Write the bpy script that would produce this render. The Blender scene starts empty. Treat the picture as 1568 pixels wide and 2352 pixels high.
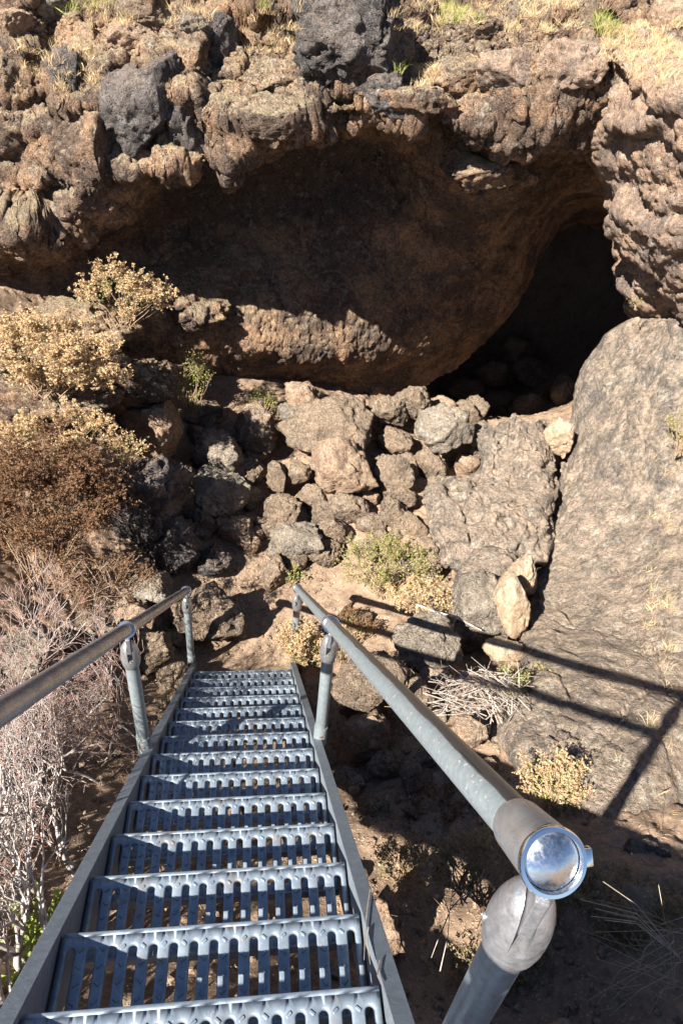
import bpy, bmesh, math, random
import numpy as np
from mathutils import Vector, Matrix
random.seed(7)
scene = bpy.context.scene
COL = scene.collection
R = math.radians

# ------------------------------------------------------------------ camera frame
CAM = np.array([0.108, -3.964, 4.648])
PITCH, YAW, ROLL, F = 0.642, 0.154, 0.0967, 1567.8      # F in units of a 2352-high picture
def _axes():
    cy, sy = math.cos(YAW), math.sin(YAW)
    fw = np.array([sy*math.cos(PITCH), cy*math.cos(PITCH), -math.sin(PITCH)])
    rt = np.array([cy, -sy, 0.0]); up = np.cross(rt, fw)
    c, s = math.cos(ROLL), math.sin(ROLL)
    return c*rt+s*up, -s*rt+c*up, fw
RT, UP, FW = _axes()
def ray(u, v): return (FW*F + RT*(u-784) - UP*(v-1176))/F
def P(u, v, t): return CAM + ray(u, v)*t                  # a point of the place at depth t
def PY(u, v, y):
    d = ray(u, v); return CAM + d*((y-CAM[1])/d[1])
SUN_EL, SUN_AZ = 39.0, 47.5                                # light travels towards +x +y
_e, _a = R(SUN_EL), R(SUN_AZ)
SUN = np.array([math.sin(_a)*math.cos(_e), math.cos(_a)*math.cos(_e), -math.sin(_e)])

# ------------------------------------------------------------------ noise (numpy)
_rng = np.random.RandomState(11)
_perm = _rng.permutation(512); _perm = np.concatenate([_perm, _perm, _perm])
_g = _rng.normal(size=(512, 3)); _g /= np.linalg.norm(_g, axis=1)[:, None]
def perlin(p):
    i = np.floor(p).astype(np.int64); f = p-i; i &= 511
    u = f*f*f*(f*(f*6-15)+10)
    def h(dx, dy, dz):
        k = _perm[(_perm[(_perm[(i[:, 0]+dx) & 511]+i[:, 1]+dy) & 511]+i[:, 2]+dz) & 511]
        return ((_g[k])*(f-np.array([dx, dy, dz]))).sum(1)
    def L(a, b, t): return a+(b-a)*t
    x0 = L(L(h(0,0,0), h(1,0,0), u[:,0]), L(h(0,1,0), h(1,1,0), u[:,0]), u[:,1])
    x1 = L(L(h(0,0,1), h(1,0,1), u[:,0]), L(h(0,1,1), h(1,1,1), u[:,0]), u[:,1])
    return L(x0, x1, u[:, 2])*1.5
def fbm(p, freq, octs=4, gain=.5, ridged=False, off=0.0):
    s = np.zeros(len(p)); a = 1.0; n = 0
    q = p*freq+off
    for k in range(octs):
        v = perlin(q)
        if ridged: v = 1-2*np.abs(v)
        s += a*v; n += a; a *= gain; q = q*2.03+17.3
    return s/n
def worley(p, freq, off=0.0):
    q = p*freq+off; i = np.floor(q).astype(np.int64); f = q-i
    d1 = np.full(len(p), 9.); d2 = d1.copy(); idc = np.zeros(len(p), dtype=np.int64); off3 = np.zeros_like(f)
    for dx in (-1,0,1):
        for dy in (-1,0,1):
            for dz in (-1,0,1):
                k = _perm[(_perm[(_perm[(i[:,0]+dx) & 511]+i[:,1]+dy) & 511]+i[:,2]+dz) & 511]
                c = np.array([dx,dy,dz])+.5+_g[k]*.45
                dv = f-c; d = np.sqrt((dv**2).sum(1))
                m = d < d1; off3[m] = dv[m]
                d2 = np.where(m, d1, np.minimum(d2, d)); idc = np.where(m, k, idc); d1 = np.where(m, d, d1)
    worley.off = off3
    return d1, d2, idc

def cells(p, freq, off=0.0, k=38., sq=(1, .75, 1.15)):
    """tilted blocks: smoothly joined cells, each with its own height and slope (about -1..1)"""
    w = p+np.stack([fbm(p, 1.7, 4, .5, off=off+j*7) for j in range(3)], 1)*.16/freq**.5
    q = w*np.array(sq)*freq+off; i = np.floor(q).astype(np.int64); f = q-i
    S = np.zeros(len(p)); H = np.zeros(len(p))
    for dx in (-1,0,1):
        for dy in (-1,0,1):
            for dz in (-1,0,1):
                c = _perm[(_perm[(_perm[(i[:,0]+dx) & 511]+i[:,1]+dy) & 511]+i[:,2]+dz) & 511]
                dv = f-(np.array([dx,dy,dz])+.5+_g[c]*.40); w_ = np.exp(-k*(dv**2).sum(1))
                S += w_; H += w_*(_g[c, 0]*.6+(_g[(c+91) % 512]*dv).sum(1)*1.3)
    return H/(S+1e-12)

# ------------------------------------------------------------------ object helpers
def link(o, parent=None):
    COL.objects.link(o)
    if parent is not None: o.parent = parent
    return o
def mesh_np(name, verts, faces, mat=None, parent=None, smooth=True):
    me = bpy.data.meshes.new(name)
    verts = np.asarray(verts, dtype=np.float32)
    faces = list(faces) if not isinstance(faces, np.ndarray) else faces
    if isinstance(faces, np.ndarray):
        n, k = faces.shape
        me.vertices.add(len(verts)); me.vertices.foreach_set('co', verts.ravel())
        me.loops.add(n*k); me.loops.foreach_set('vertex_index', faces.astype(np.int32).ravel())
        me.polygons.add(n); me.polygons.foreach_set('loop_start', np.arange(0, n*k, k, dtype=np.int32))
        me.update(calc_edges=True)
    else:
        me.from_pydata([tuple(v) for v in verts], [], faces)
    me.validate()
    if mat is not None: me.materials.append(mat)
    me.polygons.foreach_set('use_smooth', [smooth]*len(me.polygons)); me.update()
    return link(bpy.data.objects.new(name, me), parent)
def bm_obj(name, bm, mat=None, parent=None, smooth=False):
    me = bpy.data.meshes.new(name); bm.normal_update(); bm.to_mesh(me); bm.free()
    if mat is not None: me.materials.append(mat)
    me.polygons.foreach_set('use_smooth', [smooth]*len(me.polygons))
    if smooth:
        try: me.set_sharp_from_angle(angle=R(38))
        except Exception: pass
    return link(bpy.data.objects.new(name, me), parent)
def tag(o, label=None, cat=None, group=None, kind=None):
    if label: o['label'] = label
    if cat: o['category'] = cat
    if group: o['group'] = group
    if kind: o['kind'] = kind
    return o
def empty(name, loc):
    o = bpy.data.objects.new(name, None); COL.objects.link(o); o.location = loc
    o.empty_display_size = .1
    return o
def recentre(o):
    """put a lone mesh's origin at its base"""
    me = o.data; n = len(me.vertices); a = np.zeros(n*3, dtype=np.float32)
    me.vertices.foreach_get('co', a); a = a.reshape(-1, 3)
    c = a.mean(0); c[2] = a[:, 2].min()
    a -= c; me.vertices.foreach_set('co', a.ravel()); o.location = o.location+Vector(c.tolist()); me.update()
    return o

class TB:
    """collects tubes and leaf faces into one mesh"""
    def __init__(s): s.v = []; s.f = []; s.n = 0; s.mi = []; s.cur = 0
    def tube(s, pts, r0, r1, k=4):
        pts = [np.asarray(p, float) for p in pts]; m = len(pts); ring = []
        for i, p in enumerate(pts):
            d = pts[min(i+1, m-1)]-pts[max(i-1, 0)]; d = d/(np.linalg.norm(d)+1e-9)
            a = np.cross(d, [0.31, 0.2, 0.93]); a /= np.linalg.norm(a)+1e-9; b = np.cross(d, a)
            r = r0+(r1-r0)*i/(m-1)
            for j in range(k):
                t = 2*math.pi*j/k; s.v.append(p+(a*math.cos(t)+b*math.sin(t))*r)
        for i in range(m-1):
            for j in range(k):
                s.f.append((s.n+i*k+j, s.n+i*k+(j+1) % k, s.n+(i+1)*k+(j+1) % k, s.n+(i+1)*k+j))
        s.n += m*k; s.mi += [s.cur]*((m-1)*k)
    def leaf(s, p, d, nrm, L, W):
        d = d/(np.linalg.norm(d)+1e-9); sd = np.cross(d, nrm); sd /= np.linalg.norm(sd)+1e-9
        nn = np.cross(sd, d)
        s.v += [p, p+d*L*.35+sd*W*.5+nn*W*.12, p+d*L, p+d*L*.35-sd*W*.5+nn*W*.12]
        s.f.append((s.n, s.n+1, s.n+2, s.n+3)); s.n += 4
    def build(s, name, mat, parent=None, smooth=False, extra=None):
        o = mesh_np(name, np.array(s.v), np.array(s.f), mat, parent, smooth)
        if extra and len(s.mi) == len(o.data.polygons):
            o.data.materials.append(extra); o.data.polygons.foreach_set('material_index', s.mi); o.data.update()
        return o

# ------------------------------------------------------------------ materials
def newmat(name):
    m = bpy.data.materials.new(name); m.use_nodes = True
    nt = m.node_tree; b = nt.nodes['Principled BSDF']; return m, nt, b
def N(nt, typ, **kw):
    n = nt.nodes.new(typ)
    for k, v in kw.items():
        if k in n.inputs.keys(): n.inputs[k].default_value = v
        else: setattr(n, k, v)
    return n
def ramp(nt, src, stops, interp='LINEAR'):
    r = nt.nodes.new('ShaderNodeValToRGB'); r.color_ramp.interpolation = interp
    e = r.color_ramp.elements
    while len(e) < len(stops): e.new(.5)
    for i, (p, c) in enumerate(stops):
        e[i].position = p; e[i].color = (c, c, c, 1) if isinstance(c, (int, float)) else (*c, 1)
    nt.links.new(src, r.inputs[0]); return r.outputs[0]
def mixc(nt, fac, a, b, mode='MIX'):
    m = nt.nodes.new('ShaderNodeMix'); m.data_type = 'RGBA'; m.blend_type = mode
    for idx, v in ((0, fac), (6, a), (7, b)):
        if hasattr(v, 'is_linked') or isinstance(v, bpy.types.NodeSocket): nt.links.new(v, m.inputs[idx])
        elif idx == 0: m.inputs[0].default_value = v
        else: m.inputs[idx].default_value = (*v, 1)
    return m.outputs[2]
def mth(nt, op, a, b=None, clamp=False):
    m = nt.nodes.new('ShaderNodeMath'); m.operation = op; m.use_clamp = clamp
    for i, v in enumerate((a, b)):
        if v is None: continue
        if isinstance(v, (int, float)): m.inputs[i].default_value = v
        else: nt.links.new(v, m.inputs[i])
    return m.outputs[0]
def noise(nt, co, scale, detail=6, rough=.6, dist=0.0):
    n = nt.nodes.new('ShaderNodeTexNoise'); n.inputs['Scale'].default_value = scale
    n.inputs['Detail'].default_value = detail; n.inputs['Roughness'].default_value = rough
    n.inputs['Distortion'].default_value = dist
    nt.links.new(co, n.inputs['Vector']); return n.outputs['Fac']
def voro(nt, co, scale, feature='F1', rand=1.0):
    n = nt.nodes.new('ShaderNodeTexVoronoi'); n.feature = feature; n.inputs['Scale'].default_value = scale
    n.inputs['Randomness'].default_value = rand
    nt.links.new(co, n.inputs['Vector']); return n.outputs['Distance']
def wpos(nt):
    return nt.nodes.new('ShaderNodeNewGeometry').outputs['Position']
def mapping(nt, co, scale=(1,1,1), rot=(0,0,0)):
    m = nt.nodes.new('ShaderNodeMapping'); m.inputs['Scale'].default_value = scale; m.inputs['Rotation'].default_value = rot
    nt.links.new(co, m.inputs['Vector']); return m.outputs[0]

def rock_mat(name, base, alt, dark, dust=(.42,.29,.19), dust_amt=.5, pale=(.5,.47,.41), pale_amt=.25,
             dark_amt=.5, pits=.5, bump=.5, scale=1.0, orange=.0, lichen=0.0, dark_f=2.6, patch=None, speck=.6):
    base, alt, dust, pale = [tuple(min(.72, x*1.3) for x in k) for k in (base, alt, dust, pale)]
    m, nt, b = newmat(name); co = wpos(nt)
    n1 = noise(nt, co, 1.7*scale, 7, .65, .4); n2 = noise(nt, co, 9*scale, 6, .7); n3 = noise(nt, co, 42*scale, 4, .7)
    c = mixc(nt, ramp(nt, n1, [(.36, 0.), (.62, 1.)]), base, alt)
    nd = noise(nt, co, dark_f*scale, 9, .76, .25)
    c = mixc(nt, mth(nt, 'MULTIPLY', ramp(nt, nd, [(.5-.12*dark_amt, 0.), (.64-.12*dark_amt, 1.)]), min(1, .35+dark_amt*.6)), c, dark)
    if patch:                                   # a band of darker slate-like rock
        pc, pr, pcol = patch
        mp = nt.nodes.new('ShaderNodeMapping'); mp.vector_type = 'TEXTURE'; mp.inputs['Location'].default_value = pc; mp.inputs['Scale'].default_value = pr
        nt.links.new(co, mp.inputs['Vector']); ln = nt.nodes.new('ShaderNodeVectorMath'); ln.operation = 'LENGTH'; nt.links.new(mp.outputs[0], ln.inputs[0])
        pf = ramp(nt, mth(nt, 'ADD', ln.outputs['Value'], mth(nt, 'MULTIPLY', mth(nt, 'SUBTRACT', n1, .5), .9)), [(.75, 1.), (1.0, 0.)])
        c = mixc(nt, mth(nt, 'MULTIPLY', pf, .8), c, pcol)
    # dust lying on upward faces
    geo = nt.nodes.new('ShaderNodeNewGeometry'); sep = nt.nodes.new('ShaderNodeSeparateXYZ')
    nt.links.new(geo.outputs['Normal'], sep.inputs[0])
    up = mth(nt, 'ADD', sep.outputs[2], mth(nt, 'MULTIPLY', mth(nt, 'SUBTRACT', n2, .5), 1.6))
    c = mixc(nt, mth(nt, 'MULTIPLY', ramp(nt, up, [(.45, 0.), (.95, 1.)]), dust_amt), c, dust)
    # crusty pale lichen
    pl = noise(nt, co, 6.5*scale, 9, .8, .15)
    c = mixc(nt, mth(nt, 'MULTIPLY', ramp(nt, pl, [(.55, 0.), (.62, 1.)]), pale_amt), c, pale)
    if orange:
        po = noise(nt, co, 13*scale, 6, .7, .3)
        c = mixc(nt, mth(nt, 'MULTIPLY', ramp(nt, po, [(.66, 0.), (.69, 1.)]), orange), c, (.55,.17,.04))
    if lichen:
        po = noise(nt, mapping(nt, co, (1,1,1), (1,2,0)), 7*scale, 6, .7, .3)
        c = mixc(nt, mth(nt, 'MULTIPLY', ramp(nt, po, [(.69, 0.), (.72, 1.)]), lichen), c, (.35,.42,.05))
    # grain
    n4 = noise(nt, co, 26*scale, 9, .8, .2)
    c = mixc(nt, mth(nt, 'MULTIPLY', ramp(nt, n4, [(.40, 1.), (.56, 0.)]), speck), c, mixc(nt, .72, c, (.018,.013,.011)))
    c = mixc(nt, ramp(nt, n3, [(.3, .0), (.75, 1.)]), mixc(nt, .35, c, (.02,.016,.014)), c)
    sp = noise(nt, co, 150*scale, 2, .6)
    c = mixc(nt, ramp(nt, sp, [(.58, 0.), (.72, .55)]), c, pale)
    # vesicles
    v1 = voro(nt, co, 34*scale); v2 = voro(nt, co, 85*scale)
    p1 = ramp(nt, v1, [(.20, 1.), (.36, 0.)]); p2 = ramp(nt, v2, [(.22, 1.), (.36, 0.)])
    msk = ramp(nt, noise(nt, co, 5*scale, 3, .6), [(.42, 0.), (.6, 1.)])
    pit = mth(nt, 'MULTIPLY', mth(nt, 'MAXIMUM', mth(nt, 'MULTIPLY', p1, msk), mth(nt, 'MULTIPLY', p2, .7)), pits)
    c = mixc(nt, mth(nt, 'MULTIPLY', pit, .75), c, (.022,.015,.012))
    nt.links.new(c, b.inputs['Base Color'])
    b.inputs['Roughness'].default_value = .93; b.inputs['Specular IOR Level'].default_value = .15
    h = mth(nt, 'ADD', mth(nt, 'MULTIPLY', noise(nt, co, 14*scale, 10, .74, .2), 1.0), mth(nt, 'MULTIPLY', noise(nt, co, 60*scale, 5, .7), .35))
    h = mth(nt, 'SUBTRACT', h, mth(nt, 'MULTIPLY', pit, .35))
    bp = N(nt, 'ShaderNodeBump', Strength=min(1,bump*1.15), Distance=.07); nt.links.new(h, bp.inputs['Height'])
    nt.links.new(bp.outputs[0], b.inputs['Normal'])
    return m
M = {}
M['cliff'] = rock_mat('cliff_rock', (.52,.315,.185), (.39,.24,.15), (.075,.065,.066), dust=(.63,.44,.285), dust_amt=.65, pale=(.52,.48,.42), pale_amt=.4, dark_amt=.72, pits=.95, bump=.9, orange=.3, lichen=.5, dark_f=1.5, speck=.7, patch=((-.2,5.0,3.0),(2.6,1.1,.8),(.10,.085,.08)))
M['slab'] = rock_mat('slab_rock', (.50,.38,.285), (.38,.31,.255), (.12,.11,.105), dust=(.56,.41,.29), dust_amt=.35, pale=(.62,.57,.48), pale_amt=.5, dark_amt=.7, pits=.4, bump=.85, dark_f=6.0, orange=.2, lichen=.3, speck=.7)
M['outcrop'] = rock_mat('outcrop_rock', (.50,.33,.225), (.33,.24,.19), (.085,.077,.08), dust=(.58,.42,.30), dust_amt=.45, pale=(.52,.48,.42), pale_amt=.5, dark_amt=.4, pits=.6, bump=.8, orange=.7, lichen=.2, dark_f=3.5)
M['darkrock'] = rock_mat('dark_rock', (.18,.16,.155), (.24,.195,.17), (.06,.057,.062), dust=(.45,.34,.26), dust_amt=.35, pale=(.45,.44,.43), pale_amt=.4, dark_amt=.7, pits=.8, bump=1.0, orange=.3)
M['boulder'] = rock_mat('boulder_rock', (.35,.25,.175), (.25,.18,.13), (.10,.088,.08), dust=(.52,.40,.29), dust_amt=.45, pale=(.52,.49,.41), pale_amt=.35, dark_amt=.3, pits=.8, bump=.9)
M['boulder_grey'] = rock_mat('grey_boulder_rock', (.33,.27,.215), (.37,.31,.25), (.10,.093,.088), dust=(.48,.40,.31), dust_amt=.35, pale=(.58,.57,.47), pale_amt=.55, dark_amt=.4, pits=.7, bump=.9, lichen=.2)
M['boulder_red'] = rock_mat('reddish_boulder_rock', (.38,.25,.175), (.42,.29,.20), (.15,.105,.085), dust=(.58,.42,.30), dust_amt=.5, pale=(.5,.45,.37), pale_amt=.25, dark_amt=.25, pits=.6, bump=.8)
M['tanrock'] = rock_mat('pale_tan_rock', (.47,.33,.225), (.40,.28,.185), (.30,.21,.15), dust=(.68,.52,.38), dust_amt=.4, pale=(.66,.58,.46), pale_amt=.3, dark_amt=.05, pits=.25, bump=.6)

def dirt_mat():
    m, nt, b = newmat('dirt'); co = wpos(nt)
    n1 = noise(nt, co, 2.2, 8, .65, .3); n2 = noise(nt, co, 40, 5, .7); n3 = noise(nt, co, 9, 6, .7)
    c = mixc(nt, ramp(nt, n1, [(.35, 0.), (.65, 1.)]), (.40,.285,.20), (.27,.19,.135))
    c = mixc(nt, ramp(nt, n3, [(.52, 0.), (.68, .8)]), c, (.13,.085,.06))
    c = mixc(nt, ramp(nt, n2, [(.35, 0.), (.7, 1.)]), mixc(nt, .4, c, (.03,.02,.015)), c)
    v = voro(nt, co, 55); peb = ramp(nt, v, [(.2, 1.), (.42, 0.)])
    pm = ramp(nt, noise(nt, co, 17, 3, .5), [(.48, 0.), (.6, 1.)])
    pk = mth(nt, 'MULTIPLY', peb, pm)
    c = mixc(nt, mth(nt, 'MULTIPLY', pk, .6), c, (.55,.43,.32))
    nt.links.new(c, b.inputs['Base Color']); b.inputs['Roughness'].default_value = .95; b.inputs['Specular IOR Level'].default_value = .1
    h = mth(nt, 'ADD', mth(nt, 'MULTIPLY', noise(nt, co, 22, 8, .7), .8), mth(nt, 'MULTIPLY', pk, .35))
    bp = N(nt, 'ShaderNodeBump', Strength=.6, Distance=.03); nt.links.new(h, bp.inputs['Height']); nt.links.new(bp.outputs[0], b.inputs['Normal'])
    return m
M['dirt'] = dirt_mat()
def simple(name, col, rough=.6, metal=0., var=None, vscale=30, bump=0., spec=.3, trans=None, hue=.0):
    m, nt, b = newmat(name); co = wpos(nt)
    if var is not None:
        c = mixc(nt, ramp(nt, noise(nt, co, vscale, 4, .6), [(.35, 0.), (.65, 1.)]), col, var)
        nt.links.new(c, b.inputs['Base Color'])
    else: b.inputs['Base Color'].default_value = (*col, 1)
    b.inputs['Roughness'].default_value = rough; b.inputs['Metallic'].default_value = metal
    b.inputs['Specular IOR Level'].default_value = spec
    if bump:
        bp = N(nt, 'ShaderNodeBump', Strength=bump, Distance=.002)
        nt.links.new(noise(nt, co, 300, 3, .6), bp.inputs['Height']); nt.links.new(bp.outputs[0], b.inputs['Normal'])
    return m
def leafmat(name, cols, sc=25):
    m, nt, b = newmat(name); co = wpos(nt)
    n = noise(nt, co, sc, 3, .8); k = len(cols)
    c = ramp(nt, n, [(.28+.44*i/(k-1), cols[i]) for i in range(k)])
    nt.links.new(c, b.inputs['Base Color']); b.inputs['Roughness'].default_value = .8; b.inputs['Specular IOR Level'].default_value = .15
    tr = nt.nodes.new('ShaderNodeBsdfTranslucent'); nt.links.new(c, tr.inputs[0])
    mx = nt.nodes.new('ShaderNodeMixShader'); mx.inputs[0].default_value = .3
    nt.links.new(b.outputs[0], mx.inputs[1]); nt.links.new(tr.outputs[0], mx.inputs[2])
    nt.links.new(mx.outputs[0], nt.nodes['Material Output'].inputs[0])
    return m
M['flower'] = leafmat('dry_flower', [(.28,.16,.085),(.50,.33,.18),(.66,.52,.33),(.34,.31,.12)])
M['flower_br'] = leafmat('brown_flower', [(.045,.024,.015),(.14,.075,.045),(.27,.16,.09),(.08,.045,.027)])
M['flower_gr'] = leafmat('green_leaf', [(.11,.14,.035),(.24,.26,.08),(.44,.37,.19),(.20,.21,.06)])
M['leaf_gr'] = leafmat('sprout_leaf', [(.12,.20,.04),(.30,.36,.09),(.45,.45,.15)])
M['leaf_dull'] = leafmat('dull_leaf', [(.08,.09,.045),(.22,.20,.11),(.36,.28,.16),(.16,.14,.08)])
M['stem'] = simple('stem', (.20,.13,.08), .85, var=(.34,.25,.16))
M['bark'] = simple('bare_bark', (.56,.51,.48), .8, var=(.24,.19,.17), vscale=28)
M['redtwig'] = simple('red_twig', (.30,.11,.07), .75, var=(.44,.36,.33), vscale=45)
M['greytwig'] = simple('grey_twig', (.42,.37,.33), .85, var=(.22,.18,.15), vscale=40)
M['paletwig'] = simple('pale_stem', (.55,.48,.36), .8, var=(.35,.28,.2))
M['drygrass'] = leafmat('dry_grass', [(.45,.32,.17),(.68,.52,.31),(.74,.62,.40)], 9)
M['greengrass'] = leafmat('green_grass', [(.18,.24,.05),(.38,.40,.13),(.55,.50,.24)], 9)

def galv(name, base, lo, rough=.42, metal=.55, scale=30, streak=False, spots=0., bump=.15):
    m, nt, b = newmat(name)
    co = wpos(nt)
    c = mixc(nt, ramp(nt, noise(nt, co, scale, 6, .7, .5), [(.35, 0.), (.65, 1.)]), lo, base)
    c = mixc(nt, ramp(nt, noise(nt, co, 4, 5, .7), [(.5, 0.), (.75, .5)]), c, tuple(x*.62 for x in lo))
    if spots:
        c = mixc(nt, mth(nt, 'MULTIPLY', ramp(nt, noise(nt, co, 90, 3, .6), [(.68, 0.), (.74, 1.)]), spots), c, (.75,.77,.78))
        c = mixc(nt, mth(nt, 'MULTIPLY', ramp(nt, noise(nt, co, 11, 5, .7), [(.57, 0.), (.68, 1.)]), .55), c, (.27,.20,.145))
        b.inputs['Coat Weight'].default_value = 0.
    nt.links.new(c, b.inputs['Base Color']); b.inputs['Metallic'].default_value = metal
    rr = ramp(nt, noise(nt, co, scale*1.4, 4, .6), [(.3, rough-.1), (.7, rough+.14)]); nt.links.new(rr, b.inputs['Roughness'])
    bp = N(nt, 'ShaderNodeBump', Strength=bump, Distance=.002); nt.links.new(noise(nt, co, 120, 4, .7), bp.inputs['Height'])
    nt.links.new(bp.outputs[0], b.inputs['Normal'])
    return m
M['galv'] = galv('galvanised_tread', (.31,.37,.43), (.20,.25,.32), .42, .45, 26, spots=.5)
M['galvpipe'] = galv('galvanised_pipe', (.34,.39,.42), (.24,.285,.31), .38, .4, 60, spots=.6)
M['stringer'] = galv('stringer_paint', (.20,.235,.27), (.155,.18,.21), .6, .1, 40, bump=.35)
M['steel'] = galv('worn_steel', (.50,.50,.51), (.33,.33,.34), .30, .7, 18, bump=.08)
M['castal'] = galv('cast_aluminium', (.55,.55,.57), (.36,.36,.38), .36, .75, 60, bump=.6)
M['chrome'] = simple('polished_cap', (.62,.65,.70), .19, 1.0)
def _cap():
    m, nt, b = newmat('polished_cap'); co = wpos(nt)
    b.inputs['Base Color'].default_value = (.62,.65,.70,1); b.inputs['Metallic'].default_value = 1.
    sc = noise(nt, mapping(nt, co, (1,1,1), (.4,.2,.9)), 160, 6, .75)
    nt.links.new(ramp(nt, sc, [(.35, .14), (.65, .34)]), b.inputs['Roughness'])
    nt.links.new(mixc(nt, ramp(nt, noise(nt, co, 70, 5, .7), [(.5, 0.), (.7, .5)]), (.64,.67,.72), (.40,.40,.41)), b.inputs['Base Color'])
    bp = N(nt, 'ShaderNodeBump', Strength=.015, Distance=.001); nt.links.new(noise(nt, mapping(nt, co, (60,900,60), (.3,.5,.8)), 1., 3, .6), bp.inputs['Height']); nt.links.new(bp.outputs[0], b.inputs['Normal'])
    return m
M['chrome'] = _cap()
M['rim'] = simple('polished_rim', (.78,.80,.82), .14, 1.0)
M['darkgap'] = simple('gap_dark', (.015,.015,.02), .7)
M['rust'] = simple('rust_spot', (.22,.10,.05), .85, var=(.08,.05,.04), vscale=120)
# ------------------------------------------------------------------ staircase
G_, R_ = .2411, .2013            # going and rise of a step
W2 = .40                         # half width between the stringers
PX = .445; RAILH = .865
def sl(s, x=0., dz=0.): return np.array([x, -s*G_, s*R_+dz])
UPS = sl(1)/np.linalg.norm(sl(1))                  # up the stairs
NRM = np.cross([1, 0, 0], UPS); NRM = NRM if NRM[2] > 0 else -NRM
stair = empty('metal_staircase', tuple(sl(0)))
tag(stair, 'steep galvanised metal staircase with slotted treads and tube handrails going down to the cave', 'staircase')
base0 = Vector(tuple(sl(0)))
def V(a): return Vector([float(x) for x in a])

def make_tread():
    bm = bmesh.new(); n = 15; pitch = 2*W2*.985/n; hw = pitch*.205; D = .236; y0, y1 = -.040, -D+.026
    x00 = -W2*.985; TH = .0; seg = 6
    def vert(x, y, z): return bm.verts.new((x, y, z))
    for i in range(n):
        xa, xb = x00+i*pitch, x00+(i+1)*pitch; xc = (xa+xb)/2
        # outline points of the slot and matching points on the cell edge
        def ring(hwid, z, grow=0.):
            pts = []
            for k in range(seg*2+1):                # far (nose) arc, left to right
                a = math.pi-math.pi*k/(seg*2)
                pts.append((xc+hwid*math.cos(a), y0-hw+hwid*math.sin(a)*1.0, z))
            for k in range(seg*2+1):
                a = -math.pi*k/(seg*2)
                pts.append((xc+hwid*math.cos(a), y1+hw+hwid*math.sin(a)*1.0, z))
            return pts
        cell = []
        ya, yb = -.014, -D
        for k in range(seg*2+1):
            f = k/(seg*2); cell.append((xa+(xb-xa)*min(1, max(0, (f-.15)/.7)), y0-hw+(ya-y0+hw)*min(1, min(f, 1-f)/.15), 0))
        for k in range(seg*2+1):
            f = k/(seg*2); cell.append((xb+(xa-xb)*min(1, max(0, (f-.15)/.7)), y1+hw+(yb-y1-hw)*min(1, min(f, 1-f)/.15), 0))
        rings = [[vert(*p) for p in cell]]
        for hwid, z in ((hw+.0045, 0.), (hw+.002, -.0012), (hw, -.0045), (hw, -.012)):
            rings.append([vert(*p) for p in ring(hwid, z)])
        m = len(cell)
        for a, b in zip(rings[:-1], rings[1:]):
            for k in range(m):
                q = (a[k], a[(k+1) % m], b[(k+1) % m], b[k])
                try: bm.faces.new(q)
                except ValueError: pass
        # raised anti-slip buttons on the slat left of this slot
        if i > 0:
            for j in range(5):
                yc = -.045-j*.040; a = R(40 if (i+j) % 2 else -40); ca, sa = math.cos(a), math.sin(a); L, Wd, H = .0078, .0042, .0032
                lo = [vert(xa+u*L*ca-v*Wd*sa, yc+u*L*sa+v*Wd*ca, 0.0004) for u, v in ((-1,-1),(1,-1),(1,1),(-1,1))]
                hi = [vert(xa+u*L*.75*ca-v*Wd*.45*sa, yc+u*L*.75*sa+v*Wd*.45*ca, H) for u, v in ((-1,-1),(1,-1),(1,1),(-1,1))]
                bm.faces.new(hi)
                for k in range(4): bm.faces.new((lo[k], lo[(k+1) % 4], hi[(k+1) % 4], hi[k]))
    # rolled nosing and downturned back edge
    xl, xr = x00, x00+n*pitch
    prof = [(-.014, 0), (-.006, -.0005), (-.0015, -.0035), (0, -.009), (0, -.040), (-.008, -.044), (-.020, -.044)]
    nx = 30; rows = []
    for (y, z) in prof:
        rows.append([vert(xl+(xr-xl)*k/nx, y, z) for k in range(nx+1)])
    for a, b in zip(rows[:-1], rows[1:]):
        for k in range(nx): bm.faces.new((a[k], a[k+1], b[k+1], b[k]))
    prof = [(-D, 0), (-D-.005, -.001), (-D-.007, -.006), (-D-.007, -.040), (-D+.004, -.044)]
    rows = []
    for (y, z) in prof: rows.append([vert(xl+(xr-xl)*k/nx, y, z) for k in range(nx+1)])
    for a, b in zip(rows[:-1], rows[1:]):
        for k in range(nx): bm.faces.new((a[k], b[k], b[k+1], a[k+1]))
    # end plates
    for sx in (xl, xr):
        a = [vert(sx, y, z) for y, z in ((-.002, -.004), (-D, -.002), (-D, -.044), (-.002, -.044))]; bm.faces.new(a)
    bmesh.ops.remove_doubles(bm, verts=bm.verts, dist=.0003)
    bmesh.ops.recalc_face_normals(bm, faces=bm.faces)
    return bm
tread0 = bm_obj('tread', make_tread(), M['galv'], stair, smooth=True)
md = tread0.modifiers.new('thick', 'SOLIDIFY'); md.thickness = .0025; md.offset = -1
NT = 18
for i in range(1, NT):
    o = tread0 if i == 1 else tread0.copy()
    if i > 1: COL.objects.link(o); o.parent = stair
    o.location = V(sl(i))

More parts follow.
